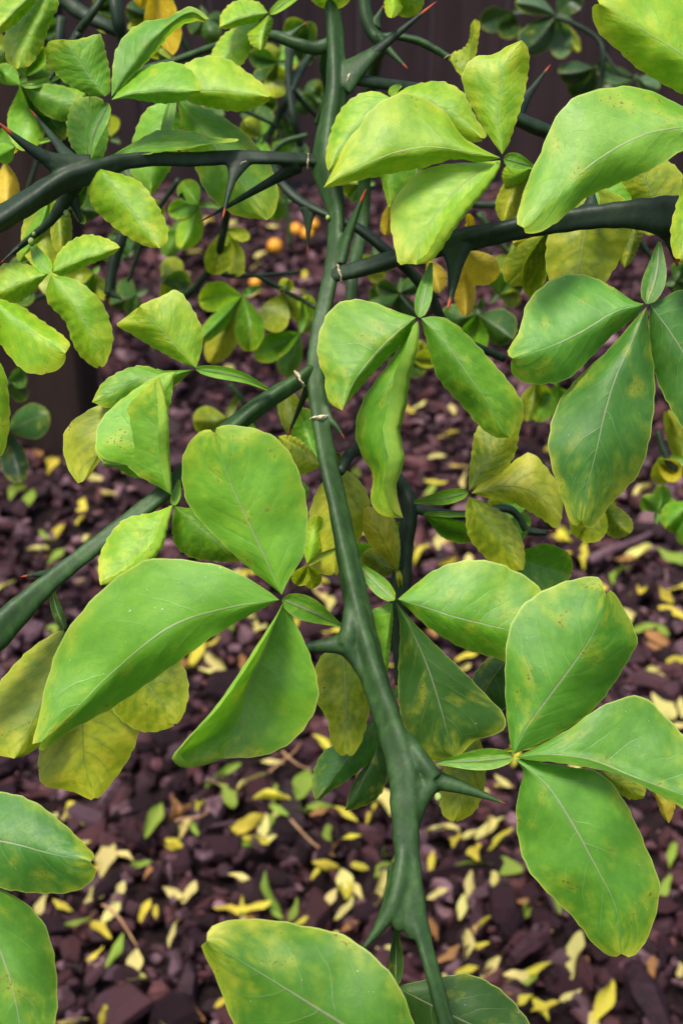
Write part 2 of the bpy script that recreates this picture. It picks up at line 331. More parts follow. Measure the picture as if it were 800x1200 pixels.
def scar(key, x, y, r, D, ang):
    """ragged papery ring where a side shoot leaves the stem: the ring lies across direction ang (degrees in the picture)"""
    o = BR[key][0]; c = at(x, y, D); r0 = r/FPX*D/100; a = math.radians(ang)
    T = RT*math.cos(a)-UP*math.sin(a); S = RT*math.sin(a)+UP*math.cos(a); V = []; F = []; n = 22
    for k in range(n):
        u = 2*math.pi*k/n
        for w_, dr in ((-.04-.16*random.random(), .98), (.0, 1.03+.10*random.random()**2), (.05+.22*random.random()**2, .98)):
            V.append(c+r0*dr*(S*math.cos(u)-FW*math.sin(u))+T*r0*w_*.9)
    for k in range(n):
        for j in range(2): F.append((k*3+j, k*3+j+1, ((k+1) % n)*3+j+1, ((k+1) % n)*3+j))
    return link('bud_scar', mesh('bud_scar', V, F, org=c, smooth=False), o, c, M_SCAR)
def bud(key, x, y, r, D):
    o = BR[key][0]; c = at(x, y, D); r0 = r/FPX*D/100; V = [c+r0*FW*0+UP*r0*1.1]; F = []; n = 10
    for j in range(1, 6):
        p = math.pi*j/6
        for k in range(n):
            u = 2*math.pi*k/n; V.append(c+r0*(math.sin(p)*(RT*math.cos(u)+FW*math.sin(u))*(1-.1*math.cos(2*u))+UP*math.cos(p)*1.1))
    V.append(c-UP*r0*1.1)
    for k in range(n): F.append((0, 1+k, 1+(k+1) % n)); F.append((len(V)-1, 1+4*n+(k+1) % n, 1+4*n+k))
    F += [(1+j*n+k, 1+(j+1)*n+k, 1+(j+1)*n+(k+1) % n, 1+j*n+(k+1) % n) for j in range(4) for k in range(n)]
    return link('bud', mesh('bud', V, F, org=c), o, c, M_BUD)
M_BUD = simple('green_bud', (.16, .24, .05), (.24, .30, .08), 200., .6)
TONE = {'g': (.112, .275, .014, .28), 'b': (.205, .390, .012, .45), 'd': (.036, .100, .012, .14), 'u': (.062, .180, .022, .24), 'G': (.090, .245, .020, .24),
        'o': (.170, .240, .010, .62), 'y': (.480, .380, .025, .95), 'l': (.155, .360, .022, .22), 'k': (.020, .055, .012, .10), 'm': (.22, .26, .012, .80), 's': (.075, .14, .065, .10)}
NU, NV = 40, 6
def leaflet(parent, tone, D, dt, ez, Mp, Lp, Rp, bend=0., curl=(0, 0), cren=1.7, wav=.12):
    """outline in photo pixels: midrib, left and right margin; D, dt, ez, bend in cm give it its depth and folds"""
    lz, rz = ez if isinstance(ez, tuple) else (ez, ez*random.uniform(.5, 1.2)); lz *= 1.5; rz *= 1.5; u = np.linspace(0, 1, NU)
    sz_ = math.dist(Mp[0], Mp[-1]); Mp, Lp, Rp = list(Mp), list(Lp), list(Rp)
    if sz_ > 70 and not any(curl):     # emarginate tip
        a = np.array(Mp[-2], float); b = np.array(Mp[-1], float); d_ = (b-a)/np.linalg.norm(b-a); n_ = np.array([-d_[1], d_[0]]); nt_ = random.choice((0, .012, .02, .03))*sz_
        if nt_:
            sg_ = 1 if (np.array(Lp[-1])-b)@n_ > 0 else -1; q_ = .022*sz_
            if abs((np.array(Lp[-1])-b)@n_) > q_*1.3: Lp.append(tuple(b+n_*sg_*q_))
            if abs((np.array(Rp[-1])-b)@n_) > q_*1.3: Rp.append(tuple(b-n_*sg_*q_))
            Mp[-1] = tuple(b-d_*nt_)
    mid = spline(Mp, NU); E = {-1: spline([Mp[0]]+list(Lp)+[Mp[-1]], NU), 1: spline([Mp[0]]+list(Rp)+[Mp[-1]], NU)}
    base = D+dt*u+bend*4*u*(1-u); prof = np.sin(math.pi*np.clip(u, 0, 1))**.7; ph = random.random()*6; cols = []
    def col(side, t, z): pass
    X, Y, Z, UU, WW = [], [], [], [], []; strip = []
    size = math.dist(Mp[0], Mp[-1])
    for side in (-1, 1):
        e = E[side]; d = e-mid; ln = np.linalg.norm(d, axis=1)+1e-6
        saw = ((u*11+ph+side*.3) % 1.); cr = cren*(np.minimum(saw*1.6, (1-saw)*4)-.5)*np.clip(prof*1.6-.2, 0, 1)*np.clip(ln/10, 0, 1)
        cr += .7*np.sin(u*(13+4*math.sin(ph))+ph*3+side)*prof*min(1, size/150)
        e = mid+d*(1+cr/ln)[:, None]; z_ = lz if side < 0 else rz; cu = curl[0] if side < 0 else curl[1]
        cl = []
        for j in range(1, NV+1):
            t = j/NV; p = mid+(e-mid)*t
            zz = base+prof*z_*(.45*t+.55*t*t)+prof*wav*size/150*(np.sin(u*9+ph+side*1.3)*t*t+.5*np.sin(u*19+ph*2+side)*t*(1-t)*2)
            cl.append((p, zz, t, 0))
        if cu:
            pe, ze = e, cl[-1][1]
            for j in range(1, 4):
                t = j/3; k = prof**.6*cu*t
                p = pe-(d/ln[:, None])*k[:, None]; zz = ze-prof*.10*cu/12*(.6+.5*t); cl.append((p, zz, 1-.35*t, 1))
        cols.append(cl if side > 0 else cl[::-1])
    seq = cols[0]+[(mid, base+.03*prof*min(1, size/150), 0, 0)]+cols[1]; nL = len(cols[0])
    PX = np.stack([c[0] for c in seq], 1); ZZ = np.stack([c[1] for c in seq], 1)
    W = at(PX[..., 0], PX[..., 1], ZZ); nc = len(seq)
    sg = np.array([-1.]*nL+[0]+[1.]*len(cols[1])); tt = np.array([c[2] for c in seq])
    UVs = np.stack([np.repeat(u[:, None], nc, 1), np.repeat((.5+.5*sg*tt)[None], NU, 0)], -1).reshape(-1, 2)
    F = []; mi = []
    for i in range(NU-1):
        for k in range(nc-1):
            F.append((i*nc+k, i*nc+k+1, (i+1)*nc+k+1, (i+1)*nc+k)); mi.append(1 if (seq[k][3] or seq[k+1][3]) else 0)
    org = W[0, nL]
    o = link('leaflet', mesh('leaflet', W.reshape(-1, 3), F, UVs, org=org, mi=mi), parent, org, [M_LEAF, M_UND])
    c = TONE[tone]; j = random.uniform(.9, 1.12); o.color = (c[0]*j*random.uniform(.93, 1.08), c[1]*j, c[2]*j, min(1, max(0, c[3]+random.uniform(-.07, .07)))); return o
def leaf(pet, wing, tone='g', fold=.06):
    """winged leaf stalk: pet = [(x, y, D)...] from the stem to the junction, wing = half width in px near the junction"""
    q = spline(pet, 16); t = np.linspace(0, 1, 16); d = np.gradient(q[:, :2], axis=0); d /= np.linalg.norm(d, axis=1)[:, None]+1e-9; nn = np.stack([-d[:, 1], d[:, 0]], 1)
    hw = 1.6+wing*np.sin(math.pi*np.clip(t*.92+.04, 0, 1)**1.5)**.8; hw[-1] = 1.5; V, UVs, F = [], [], []
    for s, v, z in ((-1, 0, 0), (-.5, .25, .6), (-.12, .44, 1.), (0, .5, .55), (.12, .56, 1.), (.5, .75, .6), (1, 1, 0)):
        p = q[:, :2]+nn*(hw*s)[:, None]; V.append(at(p[:, 0], p[:, 1], q[:, 2]-fold+z*fold*1.2))
        UVs.append(np.stack([t*.7, np.full(16, v)], 1))
    nc = 7; V = np.stack(V, 1).reshape(-1, 3); UVs = np.stack(UVs, 1).reshape(-1, 2)
    F = [(i*nc+k, i*nc+k+1, (i+1)*nc+k+1, (i+1)*nc+k) for i in range(15) for k in range(nc-1)]
    # rounded underside of the stalk gives it a body
    n0 = len(V); ring = []
    for i in range(16):
        for k in range(5):
            a = math.pi*k/4; p = q[i, :2]+nn[i]*1.8*math.cos(a); ring.append(at(p[0], p[1], q[i, 2]+.02+.10*math.sin(a)*q[i, 2]/35))
    V = np.vstack([V, ring]); UVs = np.vstack([UVs, np.full((80, 2), .5)])
    F += [(n0+i*5+k, n0+(i+1)*5+k, n0+(i+1)*5+k+1, n0+i*5+k+1) for i in range(15) for k in range(4)]
    org = at(*pet[0]); o = link('leaf', mesh('leaf', V, F, UVs, org=org), shrub, org, M_STALK)
    c = TONE[tone]; o.color = (*c[:3], min(c[3], .25) if tone not in 'ym' else c[3]); return o
def simple_leaflet(parent, x0, y0, x1, y1, w, tone, D, dt=None, ez=None, bow=None, asym=None):
    dx, dy = x1-x0, y1-y0; L = math.hypot(dx, dy); ux, uy = dx/L, dy/L; nx_, ny_ = -uy, ux
    bow = random.uniform(-.07, .07)*L if bow is None else bow; asym = random.uniform(-.12, .12) if asym is None else asym
    pt = lambda t, v: (x0+dx*t+nx_*(v+bow*4*t*(1-t)), y0+dy*t+ny_*(v+bow*4*t*(1-t)))
    prof = ((.08, .20), (.22, .55), (.40, .88), (.58, 1.), (.74, .95), (.87, .72), (.96, .38))
    lw = w*.5*(1+asym); rw = w*.5*(1-asym)
    return leaflet(parent, tone, D, random.uniform(-.03, .05)*D if dt is None else dt, random.uniform(-.018, .02)*D if ez is None else ez,
        [pt(0, 0), pt(.35, 0), pt(.7, 0), pt(1-.02*random.random(), 0)], [pt(t, -p*lw*random.uniform(.95, 1.05)) for t, p in prof], [pt(t, p*rw*random.uniform(.95, 1.05)) for t, p in prof],
        cren=.9 if D < 45 else .5, bend=random.uniform(-.01, .02)*D)
def cluster(pet, wing, tone, D, items):
    """leaf whose leaflets are given as (tip x, tip y, width[, tone])"""
    j = pet[-1]; lf = leaf([(p[0], p[1], D if len(p) < 3 else p[2]) for p in pet], wing, tone)
    for it in items: simple_leaflet(lf, j[0], j[1], it[0], it[1], it[2], it[3] if len(it) > 3 else tone, D-.1 if D < 45 else D)
    return lf
# stems (first the ones in front)
branch('main', [(526,1215,33,10.5),(508,1150,33,9.5),(495,1100,33.3,10),(484,1055,33.6,13),(477,1000,34,14.5),(475,950,34.2,16),(474,910,34.4,17.5),(462,860,34.7,16.5),(443,805,35,16),(426,745,35.4,16),(414,690,35.8,14.5),(404,640,36.1,13),(394,590,36.4,12),(383,540,36.7,11),(375,490,37,10.5),(370,440,37.2,10.5),(374,390,37.4,9.5),(386,335,37.7,9.5),(393,290,38,9.5),(394,245,38.2,10.5),(383,195,38.4,17),(386,150,38.6,14),(393,105,38.8,13),(392,50,39,10.5),(389,10,39,10),(386,-40,39.5,10)],
       fuse=True, world=[(-.02,.42,1.05,.0032),(-.12,.62,1.16,.005),(-.36,.85,.95,.008),(-.55,.94,.5,.011),(-.62,.95,.1,.014),(-.62,.95,-.03,.016)])
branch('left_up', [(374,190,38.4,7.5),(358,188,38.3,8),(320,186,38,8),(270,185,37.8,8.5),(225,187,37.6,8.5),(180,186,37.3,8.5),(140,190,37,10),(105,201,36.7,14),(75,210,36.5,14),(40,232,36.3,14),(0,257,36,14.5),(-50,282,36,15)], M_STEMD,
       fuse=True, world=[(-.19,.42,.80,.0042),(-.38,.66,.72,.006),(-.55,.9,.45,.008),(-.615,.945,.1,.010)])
branch('left_low', [(366,432,37.2,8),(348,446,37,9.5),(318,465,36.8,10.5),(285,490,36.6,11),(245,525,36.3,11),(200,572,36,10.5),(150,612,35.8,10),(106,645,35.6,10),(60,681,35.4,11),(25,712,35.2,15),(-10,745,35,19),(-60,790,35,19)],
       fuse=True, world=[(-.16,.33,.60,.0048),(-.33,.55,.45,.006),(-.55,.85,.22,.008),(-.63,.95,.02,.010)])
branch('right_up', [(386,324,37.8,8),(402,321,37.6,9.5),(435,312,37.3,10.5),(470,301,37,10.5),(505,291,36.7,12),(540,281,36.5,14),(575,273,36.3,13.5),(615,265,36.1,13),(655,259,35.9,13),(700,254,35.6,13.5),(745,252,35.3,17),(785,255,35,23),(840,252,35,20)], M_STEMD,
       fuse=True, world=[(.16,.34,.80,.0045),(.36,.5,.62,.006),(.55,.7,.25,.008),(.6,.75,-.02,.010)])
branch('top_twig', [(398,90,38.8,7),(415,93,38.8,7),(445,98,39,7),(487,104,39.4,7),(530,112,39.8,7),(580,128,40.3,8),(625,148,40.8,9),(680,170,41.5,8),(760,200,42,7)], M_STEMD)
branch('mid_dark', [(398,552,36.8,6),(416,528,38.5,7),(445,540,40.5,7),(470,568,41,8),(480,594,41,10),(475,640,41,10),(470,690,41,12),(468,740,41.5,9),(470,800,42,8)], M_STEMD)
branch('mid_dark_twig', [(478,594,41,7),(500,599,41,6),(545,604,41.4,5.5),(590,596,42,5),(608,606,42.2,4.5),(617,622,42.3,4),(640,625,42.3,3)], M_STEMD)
branch('back_stem_top', [(426,-20,42,7),(428,15,42,7.5),(436,38,42,8),(446,52,42,7.5),(440,75,43.5,7.5),(433,115,45,8),(428,180,46,8),(425,260,47,8),(412,330,46,7),(410,420,46,7)], M_STEM)
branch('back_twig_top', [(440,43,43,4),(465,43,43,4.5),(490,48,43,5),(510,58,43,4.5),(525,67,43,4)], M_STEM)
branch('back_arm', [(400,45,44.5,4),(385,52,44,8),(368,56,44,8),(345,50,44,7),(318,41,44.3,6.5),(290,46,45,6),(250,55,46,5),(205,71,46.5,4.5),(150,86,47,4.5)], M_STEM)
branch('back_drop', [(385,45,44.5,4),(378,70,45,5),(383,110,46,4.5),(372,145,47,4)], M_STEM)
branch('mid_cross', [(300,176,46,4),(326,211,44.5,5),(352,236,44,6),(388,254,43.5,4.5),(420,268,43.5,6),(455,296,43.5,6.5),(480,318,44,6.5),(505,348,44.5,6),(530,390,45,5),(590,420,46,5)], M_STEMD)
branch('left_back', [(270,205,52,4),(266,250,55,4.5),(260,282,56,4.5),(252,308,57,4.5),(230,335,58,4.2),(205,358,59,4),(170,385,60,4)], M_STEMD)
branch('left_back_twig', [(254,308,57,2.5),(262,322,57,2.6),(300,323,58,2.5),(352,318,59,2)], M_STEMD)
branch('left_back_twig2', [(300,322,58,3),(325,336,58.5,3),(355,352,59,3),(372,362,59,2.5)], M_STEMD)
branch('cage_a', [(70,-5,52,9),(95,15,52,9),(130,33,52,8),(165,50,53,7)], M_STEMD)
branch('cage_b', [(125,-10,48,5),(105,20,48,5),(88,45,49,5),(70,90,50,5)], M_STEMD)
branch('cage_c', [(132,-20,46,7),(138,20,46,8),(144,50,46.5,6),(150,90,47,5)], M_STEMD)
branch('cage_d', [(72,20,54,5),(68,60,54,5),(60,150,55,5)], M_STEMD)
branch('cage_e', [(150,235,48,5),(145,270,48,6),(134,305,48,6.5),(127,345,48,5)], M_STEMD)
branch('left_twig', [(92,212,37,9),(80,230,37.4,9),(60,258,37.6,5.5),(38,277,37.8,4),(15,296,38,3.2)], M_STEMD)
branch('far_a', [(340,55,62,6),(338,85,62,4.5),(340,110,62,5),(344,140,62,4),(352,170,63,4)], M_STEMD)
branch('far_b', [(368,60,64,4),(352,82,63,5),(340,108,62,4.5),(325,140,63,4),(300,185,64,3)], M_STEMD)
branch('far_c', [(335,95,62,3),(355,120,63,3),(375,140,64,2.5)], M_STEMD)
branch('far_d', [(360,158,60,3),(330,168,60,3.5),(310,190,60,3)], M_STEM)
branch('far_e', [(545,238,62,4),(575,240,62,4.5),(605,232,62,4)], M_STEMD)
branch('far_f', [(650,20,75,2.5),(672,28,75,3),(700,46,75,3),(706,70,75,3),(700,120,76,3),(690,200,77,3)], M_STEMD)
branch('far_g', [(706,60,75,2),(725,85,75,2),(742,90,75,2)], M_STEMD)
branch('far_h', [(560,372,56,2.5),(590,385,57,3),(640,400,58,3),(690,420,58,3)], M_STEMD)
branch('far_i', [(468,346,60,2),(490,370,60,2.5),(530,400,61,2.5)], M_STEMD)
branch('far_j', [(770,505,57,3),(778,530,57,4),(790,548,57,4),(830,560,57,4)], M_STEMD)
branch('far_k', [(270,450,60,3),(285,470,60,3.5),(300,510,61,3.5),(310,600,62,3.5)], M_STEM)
# thorns, scars and buds
def web(key, *pts):                    # swollen web between stem and thorn
    q = spline(pts, 14); V, F, _ = tube(at(q[:, 0], q[:, 1], q[:, 2]), q[:, 3]/FPX*q[:, 2]/100, 14, 0.); WEB[key].append((V, F))
thorn('main',424,752,326,762,15,-.3,.35,tip=.85); thorn('main',480,908,592,942,15,-.4,.35,bend=.03,tip=.87); thorn('main',468,1020,423,1114,13,-.5,.1,bend=-.06,tip=.8)
web('main',(413,690,35.8,8),(410,735,35.3,11),(404,757,35.2,11)); web('main',(404,757,35.2,11),(418,775,35.2,9),(437,805,35,9)); web('main',(474,862,34.6,9),(496,893,34.3,10),(510,912,34.2,10)); web('main',(508,915,34.2,10),(492,940,34.2,10),(483,972,34.2,8)); web('main',(490,915,34.3,12),(482,950,34.2,11),(478,980,34.1,9))
web('main',(474,985,34,9),(465,1045,33.5,10),(448,1082,33.3,8),(426,1111,33.1,3)); web('main',(476,1000,33.9,9),(470,1045,33.6,11),(467,1080,33.4,9),(468,1092,33.35,4)); web('main',(480,1040,33.7,9),(480,1080,33.4,9),(484,1100,33.3,6))
thorn('main',397,305,429,221,11,-.7,.5,bend=.03); thorn('main',376,488,404,515,7,-.5,1.3,bend=.10); thorn('main',366,440,336,514,7,1.5,.8,M_THORND)
thorn('main',398,95,512,1,10.5,-.8,1.2,M_THORND)
thorn('left_up',95,203,-3,142,13,-1.2,.9,bend=.06); thorn('left_up',85,190,35,127,8,1.6,.3); thorn('left_up',281,186,261,257,7.5,-1.0,1.2,bend=.02)
thorn('left_up',350,194,231,262,8,1.0,.3); thorn('right_up',534,283,524,364,14,-.8,.6,bend=.03); thorn('right_up',690,255,694,221,15,.2,1.9); thorn('right_up',785,258,793,312,17,.2,1.2)
thorn('left_low',80,668,24,676,9,.8,.8,M_THORND); thorn('mid_dark',471,684,445,680,10,.3,1.2); thorn('back_stem_top',446,50,478,81,8,-.8,1.0)
thorn('back_arm',335,45,359,26,5,-.2,1.2); thorn('mid_cross',362,243,360,298,6,0,1.2); thorn('cage_b',92,40,43,117,7,0,.8,D=44); thorn('cage_e',127,342,146,352,5,0,.8)
thorn('left_twig',22,290,1,308,3.6,-.1,.2); thorn('left_twig',84,228,102,278,6,.3,.8); thorn('back_stem_top',437,30,450,5,6,0,.8); thorn('left_back',212,228,218,236,4,0,.6,D=50)
thorn('right_up',470,302,444,320,4,1.,.5); thorn('mid_cross',495,335,520,352,6,-.5,.6); thorn('top_twig',600,136,645,75,8,.6,1.0); thorn('far_b',330,130,352,160,4,0,.8); thorn('mid_dark_twig',617,622,648,622,4,0,.5)
scar('main',361,189,9,38.2,3); scar('main',398,321,11,37.5,-14); scar('main',351,444,11,36.8,-33); scar('main',374,489,11.5,36.9,80); scar('top_twig',408,93,8.5,38.7,20); scar('back_twig_top',524,67,4.6,43,60); scar('left_up',285,191,4.5,37.6,60)
bud('left_twig',78,250,4,37.1); bud('left_twig',37,283,4.3,37.4); bud('left_twig',40,274,2.6,37.3); bud('main',513,934,5,34); bud('main',384,255,3,38)
for key, parts in WEB.items():         # grow stem and thorn feet together into one skin
    o = BR[key][0]; V = []; F = []
    for v, f in parts: F += [tuple(q+len(V) for q in ff) for ff in f]; V += list(v)
    old = o.data; me = mesh('branch', V, F, org=BR[key][1][0]); me.materials.append(old.materials[0]); o.data = me; bpy.data.meshes.remove(old)
    rm = o.modifiers.new('skin', 'REMESH'); rm.mode = 'VOXEL'; rm.voxel_size = .0004; rm.use_smooth_shade = True
    sm_ = o.modifiers.new('soften', 'SMOOTH'); sm_.factor = .5; sm_.iterations = 16
# ---- leaves in front: the leaf over the main stem
h = leaf([(399,733,34.2),(365,716,33.5),(331,702,33.2)],13,'g')
leaflet(h,'l',33.2,-.9,.35,[(330,697),(317,668),(297,625),(268,560),(250,502)],[(322,690),(285,660),(245,620),(220,590),(213,560),(216,530),(232,508)],[(338,680),(355,650),(360,610),(357,575),(345,540),(325,515),(300,503),(270,498)])
leaflet(h,'l',33.2,-1.2,(.1,.5),[(327,703),(270,712),(200,735),(130,790),(80,840),(42,876)],[(310,690),(265,665),(225,657),(180,655),(150,668),(110,700),(75,745),(55,800),(44,850)],[(310,712),(250,745),(190,790),(130,830),(80,858)],bend=-.4)
leaflet(h,'l',33.2,.4,(-1.3,.15),[(331,707),(313,755),(292,805),(284,845),(267,873),(262,889)],[(323,722),(295,765),(255,825),(215,870),(202,888),(212,899),(238,897)],[(345,728),(362,765),(373,810),(365,842),(340,870),(305,886)],curl=(13,0),bend=.3)
h = leaf([(512,894,34),(555,891,33.7),(601,887,33.4)],11,'g')
leaflet(h,'G',33.4,-.8,.45,[(601,884),(615,855),(640,820),(670,780),(690,750),(703,722),(711,690)],[(596,860),(591,800),(594,750),(608,715),(630,695),(660,682),(690,676),(703,678)],[(610,880),(650,862),(690,835),(720,800),(738,770),(746,753),(739,730),(724,702)])
leaflet(h,'G',33.5,-.6,(.3,-.7),[(604,887),(640,884),(690,890),(740,910),(800,932),(835,955)],[(625,877),(665,855),(700,830),(735,817),(755,818),(775,835),(800,860),(830,890)],[(620,891),(665,895),(715,905),(760,925),(800,947),(825,956)])
leaflet(h,'G',33.3,.2,.5,[(603,890),(640,920),(670,965),(700,1020),(720,1060),(726,1095),(728,1121)],[(613,905),(606,935),(604,960),(608,990),(620,1020),(645,1050),(675,1080),(690,1100),(708,1117)],[(625,892),(665,898),(700,905),(725,930),(745,965),(762,1005),(772,1035),(770,1060),(762,1090),(752,1110),(740,1122)],bend=-.5)
h = leaf([(772,283,34.2),(768,320,33.8),(757,356,33.5)],12,'u')
leaflet(h,'G',33.5,-.5,.5,[(754,356),(720,366),(680,390),(640,408),(597,421)],[(740,352),(715,335),(690,323),(665,321),(640,332),(618,355),(609,385),(601,400),(594,411)],[(745,370),(715,395),(690,420),(670,440),(650,449),(620,450),(601,440)])
leaflet(h,'u',33.5,.3,.5,[(757,360),(740,400),(722,440),(708,485),(698,530),(685,580),(680,618)],[(745,372),(712,410),(680,440),(655,470),(643,505),(642,530),(650,560),(660,590),(668,612)],[(759,375),(761,400),(766,440),(766,480),(760,520),(750,550),(735,570),(715,590),(697,615)],bend=-.4)
leaflet(h,'u',33.6,.2,.4,[(761,357),(785,390),(810,430),(828,470),(835,500)],[(760,390),(765,430),(780,470),(800,502),(820,515)],[(775,350),(805,340),(835,370),(850,420),(848,470)])
h = leaf([(505,308,36.2),(499,335,35.6),(491,372,35.2)],8,'G')
leaflet(h,'g',35.2,.2,.5,[(487,372),(465,390),(440,415),(415,447),(401,481)],[(465,365),(440,355),(415,351),(395,357),(380,375),(372,400),(373,425),(380,440),(382,462),(390,475)],[(482,386),(465,408),(445,430),(430,445),(411,466)])
leaflet(h,'g',35.3,1.,(.5,-.2),[(489,376),(478,410),(463,445),(453,485),(450,525),(458,565),(472,607)],[(475,395),(455,425),(440,445),(425,470),(417,500),(420,525),(430,545),(437,560),(434,580),(440,598),(456,606)],[(491,388),(488,415),(480,442),(476,475),(470,505),(473,540),(464,570)],curl=(0,21),wav=.16)
leaflet(h,'g',35.1,.3,.5,[(493,373),(520,400),(545,435),(570,470),(597,513)],[(498,395),(505,420),(515,445),(540,475),(562,500),(580,512)],[(510,371),(530,378),(560,405),(590,440),(610,470),(612,490),(607,507)],bend=-.3)
h = leaf([(625,196,35.4),(608,190,35.2),(590,185,35.1)],8,'g')
leaflet(h,'b',34.8,-.6,.4,[(586,185),(550,178),(520,174),(495,173),(460,180),(430,192),(400,206),(379,220)],[(560,172),(540,158),(520,130),(490,113),(470,110),(450,117),(430,132),(422,147),(405,168),(395,190)],[(560,190),(535,186),(515,190),(490,198),(450,205),(420,211),(397,218)])
leaflet(h,'b',35,-.3,.3,[(588,181),(584,150),(585,115),(591,78),(611,47)],[(573,160),(555,130),(545,110),(541,90),(550,72),(563,65),(577,64),(594,54)],[(597,165),(607,135),(616,100),(620,75),(618,57)])
leaflet(h,'b',35.1,.2,(.3,-.4),[(586,188),(555,205),(528,230),(503,262),(492,290),(488,310)],[(560,190),(520,193),(490,203),(468,225),(457,245),(458,270),(463,292),(467,309),(478,309)],[(584,199),(567,225),(547,250),(527,276),(513,297),(502,307)],curl=(0,15))
h = leaf([(470,100,38.8),(463,104,38.2),(457,112,37.6)],4,'b')
leaflet(h,'b',37.5,-.4,.3,[(455,113),(425,140),(400,170),(386,200)],[(440,107),(418,112),(398,130),(387,155),(382,182)],[(450,150),(430,185),(405,205)])
leaflet(h,'b',37.6,-.2,.3,[(462,112),(500,118),(535,138),(566,164)],[(478,102),(505,95),(525,98),(545,112),(557,137),(569,156)],[(480,140),(515,162),(548,166)])
leaflet(h,'g',37.8,.2,.3,[(459,118),(458,160),(456,200),(458,243)],[(445,140),(440,180),(449,220)],[(480,150),(490,190),(475,225)])
h = leaf([(525,68,43),(530,69,42),(534,71,41)],3,'o')
leaflet(h,'o',41,-.3,(.4,-.5),[(527,70),(540,78),(550,66),(554,45),(556,22)],[(530,62),(540,58),(549,48),(551,30)],[(538,87),(549,86),(557,66),(561,40),(562,26)])
# right edge, off-frame junction
h = leaf([(870,230,34.5),(860,190,33),(842,150,32.5)],12,'l')
leaflet(h,'l',32.3,-.5,.4,[(835,146),(800,149),(760,156),(725,172),(690,195),(655,225),(628,252),(611,269)],[(815,130),(800,125),(770,110),(740,102),(710,103),(680,110),(660,125),(645,150),(635,175),(620,205),(610,235),(605,256)],[(820,165),(800,175),(770,195),(745,207),(715,218),(690,230),(665,250),(645,265),(627,273)])
leaflet(h,'b',32.2,-.5,.4,[(842,125),(815,80),(790,58),(760,40),(728,20),(697,2)],[(850,60),(815,5),(780,-20),(735,-28),(708,-18)],[(830,118),(800,110),(770,95),(745,80),(725,60),(705,42),(697,30),(693,14)])
leaflet(h,'b',32.3,.3,.4,[(838,155),(828,210),(812,265),(795,305)],[(808,185),(797,225),(786,260),(785,285),(789,301)],[(855,200),(850,255),(825,295)])
h = leaf([(700,248,36.6),(697,235,36.8),(694,222,37)],4,'g')
leaflet(h,'o',37,.5,.4,[(693,215),(685,270),(676,320),(670,352)],[(660,232),(640,280),(642,325),(655,348)],[(732,235),(739,272),(726,302),(705,335)])
leaflet(h,'l',37.3,.2,.3,[(712,246),(706,225),(700,205)],[(700,240),(696,220)],[(735,245),(738,220),(720,200)])
h = leaf([(785,262,36.5),(783,258,37),(780,254,37.3)],3,'o')
leaflet(h,'o',37.3,-.2,.4,[(778,256),(762,225),(750,205),(735,188)],[(745,245),(731,225),(728,200)],[(805,235),(795,200),(765,180)])
leaflet(h,'o',37.6,.2,.3,[(745,262),(740,285),(731,314)],[(727,272),(721,298)],[(752,275),(744,298),(738,308)])
# ---- upper left
h = leaf([(105,187,37),(110,155,36.9),(127,121,36.8)],9,'G')
leaflet(h,'g',36.8,-.4,.3,[(123,113),(106,90),(89,66),(74,46)],[(105,111),(80,99),(62,82),(53,63),(58,49)],[(129,108),(129,88),(125,65),(118,41),(101,44),(86,47)])
leaflet(h,'g',36.8,-.5,(.2,.9),[(131,113),(148,90),(166,66),(180,48),(200,28),(225,14),(243,24)],[(132,85),(136,58),(150,37),(170,25),(195,22),(210,13),(226,8)],[(150,95),(172,72),(195,45),(210,32),(230,25)])
leaflet(h,'l',36.6,-.5,.4,[(131,117),(160,109),(190,106),(218,107),(236,106)],[(145,100),(165,82),(185,74),(205,73),(225,83),(236,98)],[(150,115),(165,118),(185,121),(205,120),(226,115)])
h = leaf([(100,196,37.4),(101,194,38),(103,188,38.8)],3,'g')
leaflet(h,'l',38.8,-.2,.3,[(103,190),(103,160),(104,135),(105,113)],[(84,172),(79,148),(86,120)],[(122,182),(127,150),(121,118)])
h = leaf([(112,195,37),(115,196,36.7),(118,198,36.6)],3,'g')
leaflet(h,'b',36.4,-.2,.4,[(118,198),(140,226),(165,260),(187,291)],[(103,215),(108,240),(125,258),(150,278),(172,289)],[(145,205),(165,215),(185,240),(196,265),(196,282)])
h = leaf([(185,190,37.6),(195,150,38.8),(204,112,39.4)],5,'g')
leaflet(h,'b',39.3,-.3,.4,[(205,108),(250,107),(290,110),(317,114)],[(215,78),(240,66),(265,68),(290,85),(310,101)],[(220,118),(250,127),(285,130),(311,121)])
leaflet(h,'g',40,.4,.4,[(209,117),(240,155),(275,203),(312,258)],[(213,150),(228,195),(245,228),(275,252)],[(255,133),(290,160),(318,195),(326,225),(321,250)])
leaflet(h,'l',40.2,.2,.3,[(203,116),(190,150),(180,190),(177,228)],[(185,121),(168,133),(155,165),(153,200)],[(212,150),(203,190),(189,215)])
h = leaf([(130,192,37),(132,187,37.4),(135,181,37.7)],3,'g')
leaflet(h,'g',37.7,-.3,(.3,-.5),[(133,181),(170,173),(210,170),(280,166)],[(160,165),(190,152),(220,153),(252,161)],[(165,181),(200,177),(240,170)])
h = leaf([(372,-18,43.5),(345,-5,42.5),(316,16,42)],5,'b')
leaflet(h,'b',42,-.3,.3,[(314,15),(295,18),(275,24),(257,32)],[(302,2),(276,1),(260,15)],[(300,26),(282,30),(265,34)])
leaflet(h,'b',42,-.3,.3,[(315,17),(310,30),(307,45),(305,59)],[(302,27),(291,38),(294,52)],[(320,25),(314,45),(310,56)])
leaflet(h,'b',42.4,.2,.3,[(305,25),(285,45),(268,62),(255,80)],[(278,31),(258,45),(247,66)],[(296,50),(287,72),(268,87)])
